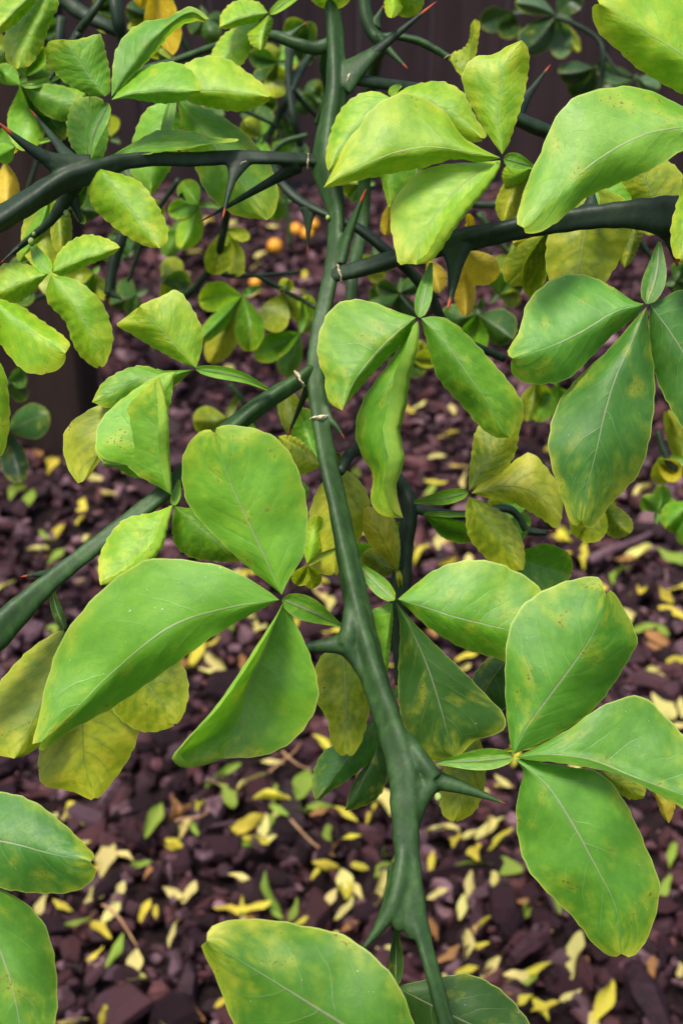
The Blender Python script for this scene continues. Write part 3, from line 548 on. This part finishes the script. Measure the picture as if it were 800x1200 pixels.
h = leaf([(85,-40,37),(75,-30,36.5),(62,-18,36.2)],8,'g')
leaflet(h,'b',36.2,.2,.4,[(60,-12),(45,25),(30,55),(21,81)],[(35,-3),(15,25),(5,45),(8,70)],[(69,5),(58,30),(50,55),(36,76)])
leaflet(h,'b',36,-.3,.4,[(50,-20),(30,0),(10,20),(-6,38)],[(30,-18),(0,-5),(-18,20)],[(40,5),(25,22),(8,36)])
# ---- left
h = leaf([(37,284,37.6),(46,302,36.8),(59,320,36.4)],8,'l')
leaflet(h,'b',36.4,-.3,.3,[(61,319),(90,306),(115,298),(141,290)],[(67,300),(80,284),(100,275),(120,278),(136,285)],[(75,323),(100,312),(120,304),(135,297)])
leaflet(h,'b',36.3,.2,.4,[(60,323),(78,345),(95,370),(108,400),(117,431)],[(54,340),(57,355),(75,375),(85,400),(95,418),(108,429)],[(80,325),(100,335),(118,352),(128,375),(133,395),(130,412),(123,428)],bend=-.3)
leaflet(h,'b',36.4,-.2,.3,[(57,321),(35,328),(10,338),(-12,347)],[(40,312),(20,308),(0,313)],[(42,338),(22,355),(2,359)])
h = leaf([(-60,250,36),(-50,300,35.6),(-32,332,35.3)],8,'g')
leaflet(h,'b',35.2,-.2,.4,[(-28,335),(15,372),(45,393),(77,414)],[(5,352),(25,359),(48,374),(70,390),(82,403)],[(-15,375),(0,403),(15,422),(30,435),(50,438),(70,432),(77,421)])
leaflet(h,'b',34.8,.2,.4,[(-32,340),(-25,400),(-15,470),(-2,536)],[(-50,400),(-48,470),(-25,530)],[(-5,415),(6,435),(11,460),(12,490),(8,518)])
h = leaf([(314,456,36.3),(280,441,35.8),(230,432,35.4)],6,'l')
leaflet(h,'b',35.4,-.4,.3,[(230,431),(207,406),(182,378),(163,359)],[(210,424),(180,407),(155,392),(137,381),(150,370)],[(236,412),(237,388),(225,360),(208,340),(190,347),(177,352)])
leaflet(h,'g',35.6,.2,.2,[(228,433),(190,440),(150,450),(108,471)],[(195,434),(165,429),(138,436),(119,451)],[(205,445),(170,465),(130,478)])
leaflet(h,'o',35.7,.6,(.3,.2),[(226,434),(170,470),(125,515),(95,568)],[(195,446),(155,459),(120,473),(90,490),(76,505),(74,525),(80,548)],[(180,475),(140,510),(120,535),(105,558)])
h = leaf([(210,562,35.8),(207,578,35.4),(203,592,35.1)],4,'g')
leaflet(h,'g',35,-.3,(.5,-.1),[(201,580),(196,540),(191,490),(187,441)],[(187,571),(160,555),(143,535),(138,505),(146,482),(163,461)],[(201,560),(199,520),(195,470)],curl=(0,13))
leaflet(h,'l',35.5,.2,.3,[(200,580),(165,540),(140,545),(120,543)],[(180,540),(140,505),(113,520),(114,533)],[(195,560),(160,560),(135,548)])
leaflet(h,'l',35.3,-.1,.2,[(196,560),(178,500),(185,470),(205,436)],[(150,545),(128,540),(114,530),(114,505),(125,484),(150,462),(185,440)],[(192,520),(200,470)])
leaflet(h,'b',34.8,-.2,(.3,-.3),[(203,592),(180,620),(150,655),(118,686)],[(180,600),(150,607),(130,625),(117,650),(116,675)],[(198,612),(188,645),(165,668),(140,682)],curl=(0,13))
leaflet(h,'g',35,.2,.3,[(205,593),(230,615),(260,640),(287,655)],[(202,615),(205,638),(225,653),(256,658)],[(240,600),(270,625)])
h = leaf([(60,685,36.6),(66,712,36.6),(76,738,36.6)],5,'d')
leaflet(h,'o',36.6,-.3,.4,[(75,738),(60,790),(40,840),(17,889)],[(62,743),(30,765),(0,800),(-22,842),(-10,880)],[(90,780),(68,840),(42,878)])
leaflet(h,'m',37.4,.6,.3,[(98,785),(97,840),(99,890),(111,937)],[(70,830),(50,865),(45,900),(50,920),(65,924),(86,928)],[(135,812),(158,828),(165,850),(156,880),(140,905),(121,930)])
leaflet(h,'o',37,.2,.3,[(130,765),(165,795),(190,825),(205,850)],[(132,800),(132,830),(155,853),(178,858)],[(190,758),(215,780),(221,810),(215,838)])
# ---- behind the main stem
h = leaf([(395,530,37.6),(398,538,38.4),(400,546,39)],3,'o')
leaflet(h,'m',39,.3,.4,[(400,546),(398,590),(394,630),(392,674)],[(375,568),(363,600),(361,640),(367,668),(380,673)],[(425,568),(433,596),(425,625),(409,652)])
h = leaf([(420,735,36.8),(408,742,37.2),(400,752,37.5)],3,'g')
leaflet(h,'o',37.5,.2,.4,[(400,752),(404,800),(406,845),(406,886)],[(372,775),(371,820),(384,845),(388,870),(397,884)],[(438,758),(436,800),(431,840),(425,866),(415,883)])
h = leaf([(416,658,36.8),(440,682,36.5),(462,703,36.2)],9,'g')
leaflet(h,'g',36.2,-.3,.4,[(466,702),(500,712),(530,722),(570,732),(605,740),(640,745)],[(480,690),(510,668),(545,656),(575,658),(600,668),(625,682),(645,710)],[(480,715),(505,738),(540,758),(575,770),(600,775),(630,765)])
leaflet(h,'d',36.2,.6,(.5,.3),[(464,706),(485,745),(502,785),(516,830),(532,889)],[(469,740),(466,790),(470,840),(484,875),(506,891)],[(490,735),(530,775),(570,815),(592,840),(586,858),(556,868)])  # turned away and shaded: the shade is put into its dark green tone
leaflet(h,'l',36.6,.4,.2,[(460,706),(455,735),(451,765),(452,792)],[(442,712),(430,722),(434,752),(444,778)],[(460,730),(457,760),(454,785)])
h = leaf([(485,588,40.5),(515,584,39),(548,577,38.4)],7,'g')
leaflet(h,'o',38.4,-.2,.3,[(549,575),(560,555),(580,530),(600,490)],[(549,560),(552,535),(560,500)],[(570,566),(592,550),(604,528),(608,505)])
leaflet(h,'m',38.3,-.3,.3,[(552,578),(590,570),(625,578),(658,608)],[(565,565),(590,550),(610,535),(625,532),(645,555),(658,582)],[(575,585),(600,590),(630,605),(650,619)])
leaflet(h,'o',38.3,.3,.3,[(549,582),(570,610),(592,638),(613,668)],[(545,600),(550,630),(570,655),(596,669)],[(570,590),(595,605),(610,630),(615,655)])
cluster([(618,622),(608,632),(600,650)],3,'g',40.5,[(670,672,55,'g')])
cluster([(548,604),(520,603),(496,603)],2,'g',40.5,[(562,628,26,'g')])
cluster([(720,570,43),(712,580),(705,588)],3,'o',42,[(676,632,46,'o'),(738,626,34,'o')])
h = leaf([(470,800,41.5),(458,820,39.5),(448,838,38.6)],4,'u')
leaflet(h,'u',38.5,-.2,.3,[(445,838),(420,870),(395,905),(371,938)],[(405,865),(377,883),(366,910),(367,930)],[(448,870),(435,892),(410,912),(387,927)])
leaflet(h,'d',38.6,.2,.3,[(450,842),(440,880),(425,915),(404,950)],[(432,890),(412,920)],[(456,890),(447,930),(422,946)])
leaflet(h,'o',38.8,.2,.3,[(560,860),(548,900),(540,930),(533,963)],[(532,880),(518,905),(514,935),(519,955)],[(567,885),(568,920),(556,950)])
leaflet(h,'d',38.9,.2,.3,[(600,765),(580,790),(565,815),(552,850)],[(575,770),(555,790),(548,825)],[(605,790),(595,825),(570,850)])
h = leaf([(590,880,36),(640,870,36.2),(672,850,36.4)],3,'m')
leaflet(h,'o',36.4,.2,.2,[(690,838),(665,852),(640,865),(618,876)],[(668,840),(640,855)],[(680,862),(640,880)])
leaflet(h,'o',36.6,.2,.2,[(690,890),(715,912),(735,922),(754,934)],[(700,900),(715,920),(735,936)],[(710,895),(740,905),(755,922)])
leaflet(h,'y',37,.2,.2,[(755,905),(768,930),(776,945),(783,965)],[(755,915),(767,935),(775,955)],[(780,915),(791,935),(788,955)])
# ---- lower foreground
h = leaf([(-110,1060,33),(-95,1010,31.8),(-70,985,31.2)],10,'G')
leaflet(h,'u',31.2,-.6,.5,[(-65,985),(0,985),(60,1000),(109,1010)],[(-40,935),(0,928),(40,940),(75,965),(100,990),(111,1002)],[(-40,1030),(0,1040),(40,1047),(80,1046),(105,1035),(113,1020)])
leaflet(h,'G',31,-.4,.5,[(-65,995),(-10,1090),(18,1170),(30,1262)],[(-90,1080),(-80,1180),(-20,1255)],[(-30,1030),(0,1042),(25,1055),(50,1080),(62,1110),(67,1140),(66,1190),(55,1240)])
h = leaf([(525,1235,33),(518,1262,31.5),(505,1268,30.8)],8,'G')
leaflet(h,'G',30.6,-.8,.5,[(500,1265),(420,1212),(340,1162),(280,1125),(239,1101)],[(485,1200),(470,1160),(452,1135),(430,1115),(400,1095),(360,1085),(320,1078),(275,1078),(249,1085)],[(450,1290),(360,1275),(295,1235),(270,1190),(255,1150),(240,1120)])
h = leaf([(464,1085,34.1),(464,1115,34.3),(463,1156,34.4)],7,'d')
leaflet(h,'d',34.4,.5,.4,[(463,1156),(520,1185),(580,1215),(640,1255)],[(490,1150),(520,1145),(550,1142),(590,1162),(622,1202)],[(470,1200),(510,1250),(590,1280)])
leaflet(h,'s',34.5,.8,.3,[(463,1158),(485,1180),(500,1210),(510,1250)],[(455,1190),(465,1240)],[(490,1158),(515,1180),(525,1230)])
# ---- leaves further in
h = leaf([(546,262,42),(548,270,42.5),(548,294,43)],2,'y')
for q in ((545,372,25),(579,330,38),(529,322,20)): simple_leaflet(h,547,293,*q,'y',43,bow=0)
simple_leaflet(h,553,276,548,250,10,'y',43)
cluster([(508,296,43),(504,298),(500,302)],2,'y',43.5,[(515,343,24,'y')]); cluster([(462,232,44),(458,234),(456,236)],2,'y',44.5,[(451,276,20,'y')])
cluster([(660,262,38),(650,266),(642,270)],3,'o',39,[(594,334,40,'o'),(622,350,30,'o'),(600,286,30,'m')]); cluster([(640,200,39),(630,198),(622,196)],3,'o',38.5,[(590,216,34,'b'),(590,262,32,'m')])
cluster([(70,90,45),(45,98),(24,100)],3,'g',43,[(-6,80,24),(103,130,40,'g'),(32,178,44,'l'),(75,165,30,'d')])
cluster([(66,162,44),(40,167),(18,172)],2,'b',44,[(-6,158,28,'g'),(-4,185,26,'l')]); cluster([(20,175,46),(10,182),(6,188)],2,'y',46,[(6,247,30,'y')])
cluster([(66,212,39),(62,216),(60,220)],3,'l',40.5,[(22,308,26,'l'),(52,318,56,'o'),(72,300,26,'o')]); cluster([(102,217,37.4),(95,230),(86,246)],5,'g',37.6,[(100,262,10,'g')])
cluster([(262,245,54),(248,240),(233,240)],2,'g',54,[(197,249,24),(212,292,30,'b'),(213,212,27)])
cluster([(262,252,56),(263,260),(263,268)],2,'o',57,[(248,322,34,'o'),(280,325,26,'o'),(293,279,16,'o')])
cluster([(306,336,58),(294,340),(284,346)],3,'g',56,[(232,353,35,'b'),(292,413,34,'g'),(246,426,36,'m'),(232,400,22,'g')])
cluster([(330,338,58),(330,340),(331,343)],2,'o',58.5,[(320,390,36,'o'),(339,327,18,'o'),(350,374,18,'o')])
cluster([(354,355,59),(355,375),(352,390)],2,'g',59.5,[(298,420,32,'g'),(334,442,28,'g'),(375,372,22,'o'),(362,345,24,'b')])
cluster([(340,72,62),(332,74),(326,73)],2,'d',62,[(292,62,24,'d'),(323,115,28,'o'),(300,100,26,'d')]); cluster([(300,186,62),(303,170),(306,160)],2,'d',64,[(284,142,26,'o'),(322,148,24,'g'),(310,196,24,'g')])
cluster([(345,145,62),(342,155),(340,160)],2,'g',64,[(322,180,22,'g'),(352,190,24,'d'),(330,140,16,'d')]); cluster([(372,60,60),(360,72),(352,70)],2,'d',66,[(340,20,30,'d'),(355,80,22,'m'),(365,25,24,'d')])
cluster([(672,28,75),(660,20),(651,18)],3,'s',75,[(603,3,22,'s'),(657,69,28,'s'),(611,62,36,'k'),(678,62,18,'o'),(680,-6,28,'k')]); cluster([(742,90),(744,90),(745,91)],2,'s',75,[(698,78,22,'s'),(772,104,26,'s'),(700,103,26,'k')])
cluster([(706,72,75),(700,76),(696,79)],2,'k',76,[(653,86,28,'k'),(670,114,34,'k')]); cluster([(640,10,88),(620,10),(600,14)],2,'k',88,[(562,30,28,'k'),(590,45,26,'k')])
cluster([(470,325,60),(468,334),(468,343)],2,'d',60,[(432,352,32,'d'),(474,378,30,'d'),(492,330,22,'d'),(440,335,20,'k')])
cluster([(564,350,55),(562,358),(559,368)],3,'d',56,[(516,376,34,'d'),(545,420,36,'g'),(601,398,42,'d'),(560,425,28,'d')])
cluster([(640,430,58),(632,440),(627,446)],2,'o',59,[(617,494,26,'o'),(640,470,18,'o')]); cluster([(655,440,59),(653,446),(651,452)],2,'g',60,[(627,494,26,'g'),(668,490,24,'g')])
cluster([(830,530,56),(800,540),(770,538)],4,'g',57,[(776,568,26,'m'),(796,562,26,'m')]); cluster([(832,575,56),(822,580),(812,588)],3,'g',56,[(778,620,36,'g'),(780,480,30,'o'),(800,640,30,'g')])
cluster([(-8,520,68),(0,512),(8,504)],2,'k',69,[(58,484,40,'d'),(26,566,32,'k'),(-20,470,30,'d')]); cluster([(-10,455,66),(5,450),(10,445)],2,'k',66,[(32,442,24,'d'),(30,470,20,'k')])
cluster([(281,458,60),(274,474),(266,490)],3,'o',61,[(226,494,36,'o'),(300,520,26,'g')])
h = leaf([(392,549,38.4),(386,547,38.6),(377,546,38.8)],2,'o')
leaflet(h,'o',38.8,-.2,.3,[(377,545),(360,537),(345,525),(326,511)],[(365,528),(350,514),(335,510)],[(365,552),(345,557),(330,535)])
simple_leaflet(h,376,543,352,478,36,'g',39.5); simple_leaflet(h,374,542,330,452,30,'o',46); simple_leaflet(h,374,468,352,458,18,'m',48)
cluster([(470,694,41),(468,680),(466,668)],2,'m',40.5,[(428,594,34,'m'),(424,650,36,'o'),(440,590,30,'o'),(470,610,20,'g')])
cluster([(404,640,37.2),(380,650,37.6),(360,662)],2,'o',38,[(373,603,26,'b'),(366,690,22,'o'),(345,685,20,'o')])
cluster([(398,-60,40),(392,-40),(390,-30)],3,'b',38.4,[(388,12,46,'b'),(420,-30,30,'b')]); cluster([(470,-50,40),(465,-40),(462,-30)],3,'b',38.2,[(486,19,40,'b'),(458,22,22,'b'),(445,-10,26,'b')])
cluster([(150,-20,48),(170,-25),(185,-30)],2,'y',48,[(200,66,40,'y'),(165,10,30,'y')]); cluster([(200,68,46.4),(190,60),(186,52)],2,'o',47,[(185,70,26,'o'),(205,110,26,'d')])
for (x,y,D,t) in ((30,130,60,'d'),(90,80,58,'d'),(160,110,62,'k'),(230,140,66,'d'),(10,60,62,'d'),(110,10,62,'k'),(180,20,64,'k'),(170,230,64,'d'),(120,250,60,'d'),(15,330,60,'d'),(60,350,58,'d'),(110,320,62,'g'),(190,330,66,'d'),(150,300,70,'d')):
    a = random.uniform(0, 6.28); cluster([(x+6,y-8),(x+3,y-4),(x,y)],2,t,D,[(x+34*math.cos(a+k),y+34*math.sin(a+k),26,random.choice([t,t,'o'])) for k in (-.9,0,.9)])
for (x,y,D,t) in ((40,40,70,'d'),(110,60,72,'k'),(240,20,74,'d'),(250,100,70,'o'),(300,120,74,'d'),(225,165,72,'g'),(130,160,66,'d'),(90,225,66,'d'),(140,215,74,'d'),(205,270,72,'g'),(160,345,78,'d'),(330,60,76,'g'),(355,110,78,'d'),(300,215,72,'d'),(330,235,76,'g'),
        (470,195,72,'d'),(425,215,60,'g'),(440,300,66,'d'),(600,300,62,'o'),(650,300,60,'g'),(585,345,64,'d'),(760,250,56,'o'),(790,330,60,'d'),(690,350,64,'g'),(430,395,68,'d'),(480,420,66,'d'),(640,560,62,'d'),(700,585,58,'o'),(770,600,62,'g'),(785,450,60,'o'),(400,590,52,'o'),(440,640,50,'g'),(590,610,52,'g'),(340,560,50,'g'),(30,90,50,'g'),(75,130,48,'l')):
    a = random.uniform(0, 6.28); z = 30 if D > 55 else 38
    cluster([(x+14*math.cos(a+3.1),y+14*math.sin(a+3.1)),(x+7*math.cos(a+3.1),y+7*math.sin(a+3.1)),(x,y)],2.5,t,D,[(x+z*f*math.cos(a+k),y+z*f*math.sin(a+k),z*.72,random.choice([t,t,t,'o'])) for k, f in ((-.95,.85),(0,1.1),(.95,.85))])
for k, q in enumerate(((30,30,110,120),(210,40,260,130),(180,95,330,150),(300,160,340,290),(210,210,150,330),(430,180,500,250),(560,250,660,330),(690,330,640,420),(740,270,800,360),(450,390,520,440),(60,140,20,260),(100,330,20,360))):
    D = random.uniform(58, 72); branch('back%d' % k, [(q[0],q[1],D,3.5),((q[0]+q[2])/2+random.uniform(-12,12),(q[1]+q[3])/2+random.uniform(-12,12),D+1,3),(q[2],q[3],D+2,2)], M_STEMD if k % 3 else M_STEM)
# ------------------------------------------------------------------ fallen leaves and fruit
FCOL = {'y': ((.52,.45,.05),'bright yellow fallen leaflet lying on the dark bark mulch'), 'c': ((.56,.50,.17),'pale cream fallen leaflet lying on the dark bark mulch'),
        'n': ((.20,.30,.04),'green tinged fallen leaflet lying on the dark bark mulch'), 'r': ((.30,.15,.055),'tan brown leaflet')}
def fallen_mesh():
    n, m = 14, 5; V, UVs, F = [], [], []; cup = random.uniform(-.5, 1.2); arch = random.uniform(-.12, .2); wd = random.uniform(.12, .22); tw = random.uniform(-1.3, 1.3); kb = random.uniform(.7, 1.25); ph = random.random()*6
    for i in range(n):
        u = i/(n-1); hw = wd*math.sin(math.pi*min(1, u**kb*.97+.02))**.7*(1+.12*math.sin(u*11+ph))
        for j in range(m):
            v = j/(m-1)*2-1; a = tw*(u-.5)+.25*v*math.sin(u*7+ph); y = v*hw*math.cos(cup*abs(v)*.6); z = abs(v)**1.5*hw*cup+arch*4*u*(1-u)*.6
            V.append((u-.5, y*math.cos(a)-z*math.sin(a)*.6, z*math.cos(a)+y*math.sin(a)+.02)); UVs.append((u, j/(m-1)))
    V = np.array(V); V[:, 2] -= V[:, 2].min()
    F = [(i*m+j, i*m+j+1, (i+1)*m+j+1, (i+1)*m+j) for i in range(n-1) for j in range(m-1)]; me = mesh('fallen_leaf', V, F, UVs); FORM[me.name] = (cup, tw, wd); return me
FORM = {}
FM = [fallen_mesh() for _ in range(26)]
for me in FM: me.materials.append(M_DRY)
def fallen(x, y, ang, L, c):
    p = on_ground(x, y, .026); D = (p-CAM)@FW
    if p[1] > FY-.06: return
    # heading: the picture direction ang (degrees, 0 = right, 90 = up) laid on the ground
    q = on_ground(x+8*math.cos(math.radians(ang)), y-8*math.sin(math.radians(ang)), .026); hd = math.atan2(q[1]-p[1], q[0]-p[0])
    k = np.linalg.norm(q-p)/8; Lw = min(.044, max(.014, L*k*1.12))
    o = link('fallen_leaf', random.choice(FM), None, (p[0], p[1], .021+random.random()*.006)); o.rotation_euler = (random.gauss(0, .5), random.gauss(0, .22), hd+random.choice((0, math.pi))); o.scale = (Lw,)*3
    col, lab = FCOL[c]; j = random.uniform(.85, 1.15); o.color = (col[0]*j, col[1]*j*random.uniform(.92, 1.06), col[2]*j, .9); 
    cup, tw, wd = FORM[o.data.name]; sz = 'large ' if Lw > .031 else 'small ' if Lw < .022 else ''
    form = 'cupped' if cup > .75 else 'twisted' if abs(tw) > .8 else 'arched' if cup < -.1 else 'flat'; wid = 'broad' if wd > .175 else 'slender' if wd < .14 else ''
    wd2 = 0; place = 'near the fence' if p[1] > 2.1 else 'near the wooden post' if math.hypot(p[0]-pb[0], p[1]-pb[1]) < .35 else 'in the dense litter below the shrub' if p[1] < 1.25 else 'on open mulch before the fence'
    lab = ' '.join((sz+lab.split(' leaflet')[0].replace('fallen', '').strip()+' '+form+' '+wid+' fallen leaflet '+place).split())
    tag(o, lab, 'fallen leaf', 'fallen leaves on the mulch, '+{'y':'yellow','c':'cream','n':'greenish','r':'tan'}[c])
for q in '''88,948,120,32,y 75,953,40,16,c 168,955,150,20,n 180,963,60,36,n 198,948,85,28,r 204,990,10,24,y 124,1005,75,40,c 113,1042,40,34,c 138,1042,60,26,c 118,1090,130,38,y 130,1070,35,26,c 92,1082,25,32,n 112,1118,40,24,y 136,1112,50,34,n
178,1016,50,26,r 182,1066,90,16,y 158,1130,80,30,c 156,1146,10,28,c 47,1060,50,26,c 118,1190,70,28,y 85,1195,0,34,c 226,965,120,18,n 262,905,15,44,n 255,916,-10,30,c 295,916,15,36,c 318,937,-5,40,y 234,942,75,24,y 215,950,30,28,r 358,948,0,28,n 355,920,70,40,n 362,918,60,18,y
290,962,25,36,y 313,966,60,30,n 300,985,-30,36,y 275,976,-60,20,y 288,988,10,22,n 312,986,20,24,c 387,975,100,30,n 392,990,60,26,r 205,988,160,22,y 282,1030,-15,28,c 287,1052,80,28,y 312,1050,115,44,n 295,1068,0,44,y 265,1068,-30,36,y 345,1065,75,28,n 353,1075,20,20,y 380,1012,15,34,y 370,1022,60,18,y 388,1048,50,22,c 405,1035,110,30,c 404,1065,50,30,c
421,1013,0,20,y 447,1040,70,48,c 412,982,0,20,y 450,1000,80,24,n 447,940,120,36,c 435,950,60,22,y 410,1085,30,22,r 512,1048,25,24,c 505,1010,80,22,y 518,970,-15,40,c 533,985,75,26,y 549,974,20,20,c 575,966,25,36,c 586,984,35,32,y 560,930,-20,26,c 590,920,10,20,c 555,1013,-5,40,n 590,1010,-20,44,n 578,1035,90,24,c 613,1062,90,34,n 648,1055,110,30,n 545,1104,85,28,c 560,1104,0,26,y
525,1118,20,30,r 508,1090,110,28,r 620,1140,15,48,y 605,1146,0,30,c 612,1172,20,24,y 633,1178,-50,28,y 675,1118,80,48,c 682,1130,60,22,r 706,1172,65,50,y 695,1195,90,24,c 763,1135,80,26,r 798,1135,90,28,c 590,1170,40,20,r 645,955,-60,30,c 665,958,70,26,y 700,690,0,20,y 660,648,0,20,y 685,650,90,22,y 745,652,10,40,c 735,655,0,26,r 752,692,65,26,y 722,675,75,22,n 730,665,20,20,n 790,655,-20,40,n 778,700,-60,24,y 795,690,20,34,y 790,715,-15,36,y 755,735,10,30,n 775,735,-40,20,n
770,745,-25,28,r 770,760,-15,34,r 765,780,-20,18,c 795,775,10,30,y 735,725,80,26,c 780,830,-50,36,c 795,850,0,20,c 662,625,10,30,n 720,623,10,20,y 70,620,70,22,y 55,632,150,20,n 45,645,10,24,c 8,683,20,22,c 95,680,20,14,y 60,735,0,18,n 62,748,80,30,n 105,630,50,18,c 95,605,60,16,y 60,545,60,20,y 20,578,55,26,n 35,582,60,22,n 125,577,-30,24,c 97,595,80,18,y 250,750,20,28,y 230,765,60,30,y 258,775,-40,36,c 245,785,0,22,c 220,780,0,20,y 300,720,-70,30,c 290,670,10,26,y 275,672,30,16,c 305,735,60,26,c
375,690,-40,26,c 365,735,20,30,y 385,710,80,20,c 345,730,60,20,y 430,620,0,30,c 480,648,60,20,c 495,650,40,22,y 520,655,0,30,y 515,630,80,24,c 530,645,-60,24,r 545,770,10,26,y 540,785,30,22,c 455,745,75,30,c 460,775,20,22,y 530,507,10,16,y 512,535,0,20,c 535,545,-20,26,y 510,565,0,26,y 505,575,60,22,n 545,560,80,18,c 490,475,30,18,c 475,480,-40,18,y 530,480,100,14,c 520,510,0,16,y 280,325,20,16,c 300,310,0,18,c 215,322,10,14,c 350,342,0,18,c 300,345,10,16,c 243,260,30,14,c 320,265,0,14,c 270,260,10,14,c 305,298,30,14,c'''.split():
    x, y, a, L, c = q.split(','); fallen(float(x), float(y), float(a), float(L), c)
for i in range(150):
    y = random.choice([random.uniform(280,560), random.uniform(550,900), random.uniform(560,900), random.uniform(860,1050), random.uniform(880,1080), random.uniform(1000,1200)]); x = random.uniform(0, 800)
    if y > 700 and x < 60: continue
    fallen(x, y, random.uniform(0,180), random.uniform(11,19)+ (y-300)/900*13, random.choice('yyccccnnr'))
def fruit(x, y, r):
    p = on_ground(x, y+r, .02); D = (p-CAM)@FW; R = r/FPX*D; n, m = 18, 11; V = []; UVs = []; F = []
    for j in range(m+1):
        t = math.pi*j/m
        for k in range(n):
            a = 2*math.pi*k/n; rr = R*(1+.02*math.sin(3*a+x)); V.append((rr*math.sin(t)*math.cos(a), rr*math.sin(t)*math.sin(a), R*.94*math.cos(t)*(1-.06*math.exp(-(t/.25)**2)))); UVs.append((k/n, j/m))
    for j in range(m):
        for k in range(n): F.append((j*n+k, (j+1)*n+k, (j+1)*n+(k+1) % n, j*n+(k+1) % n))
    o = link('fallen_fruit', mesh('rind', V, F, UVs), None, (p[0], p[1], .02+R*.9), M_FRUIT); o.rotation_euler = (random.uniform(-1,1), random.uniform(-1,1), 0)
    return o
for (x, y, r, lab) in ((347,268,8,'small orange fruit on the mulch at the left of a touching pair'),(367,262,7,'small golden fruit on the mulch behind two others'),(360,273,8,'small golden fruit in the middle of a cluster on the mulch'),(322,287,9,'round orange fruit lying alone in front of a fruit cluster'),(299,330,7,'orange fruit partly hidden under a leaf stalk on the mulch')):
    tag(fruit(x, y, r), lab, 'fruit', 'fallen fruit by the fence')

# dry stalks, a stick and loose strips of bark on the mulch
M_TWIG = simple('dry_stalk', (.20, .10, .05), (.34, .20, .10), 80., .8)
def stalk(name, x0, y0, x1, y1, r, lab, cat, mat, bow=.004):
    A = on_ground(x0, y0, .030); B = on_ground(x1, y1, .030); t = np.linspace(0, 1, 9)[:, None]; n_ = np.cross(B-A, [0, 0, 1]); n_ /= np.linalg.norm(n_)
    P = A+(B-A)*t+n_*bow*np.sin(math.pi*t)+np.array([0, 0, .003])*np.sin(5*t); V, F, UVs = tube(P, r*(1-.45*t[:, 0]), 7, .12)
    tag(link(name, mesh(name, V, F, UVs, org=A), None, A, mat), lab, cat)
for k, (a, lab) in enumerate((((315,905,352,866),'tan dry leaf stalk beside the curled lower leaflet'), ((330,880,365,898),'tan dry leaf stalk crossing another stalk'), ((205,962,245,945),'thin tan stalk lying by a small yellow leaf'), ((120,1060,160,1105),'short grey brown stalk among yellow leaflets'),
        ((60,905,105,895),'curved pale brown stalk on the mulch under a yellow leaf'), ((555,1095,562,1075),'short tan stalk by a round yellow leaflet'), ((340,960,392,1000),'thin brown stalk in the dense leaf litter'))):
    stalk('dry_stalk', *a, .0012, lab, 'stalk', M_TWIG, random.uniform(-.008, .008))
stalk('fallen_stick', 690, 657, 762, 622, .006, 'straight dark grey stick lying flat on the mulch', 'stick', M_CHIP, .003)
def strip(x0, y0, x1, y1, w, lab):
    A = on_ground(x0, y0, .032); B = on_ground(x1, y1, .032); c = (A+B)/2; d = (B-A); L = np.linalg.norm(d); d /= L; n_ = np.array([-d[1], d[0], 0]); V = []; F = []
    for i in range(9):
        u = i/8; hw = w*(.35+.65*math.sin(math.pi*(.12+.8*u)))*random.uniform(.85, 1.1)
        for v, z in ((-1, 0), (-.4, .005), (.4, .006), (1, .001), (.4, -.004), (-.4, -.004)): V.append(A+d*L*u+n_*hw*v+np.array([0, 0, z+.003*math.sin(u*5)]))
    F = [(i*6+k, i*6+(k+1) % 6, (i+1)*6+(k+1) % 6, (i+1)*6+k) for i in range(8) for k in range(6)]+[tuple(range(5, -1, -1)), tuple(48+k for k in range(6))]
    tag(link('bark_strip', mesh('bark_strip', V, F, org=c, smooth=False), None, c, M_CHIP), lab, 'bark')
strip(738, 1130, 785, 1215, .011, 'long reddish strip of bark lying on the mulch below the drooping leaflet'); strip(600, 1125, 642, 1088, .008, 'grey curved strip of bark behind a yellow leaf')
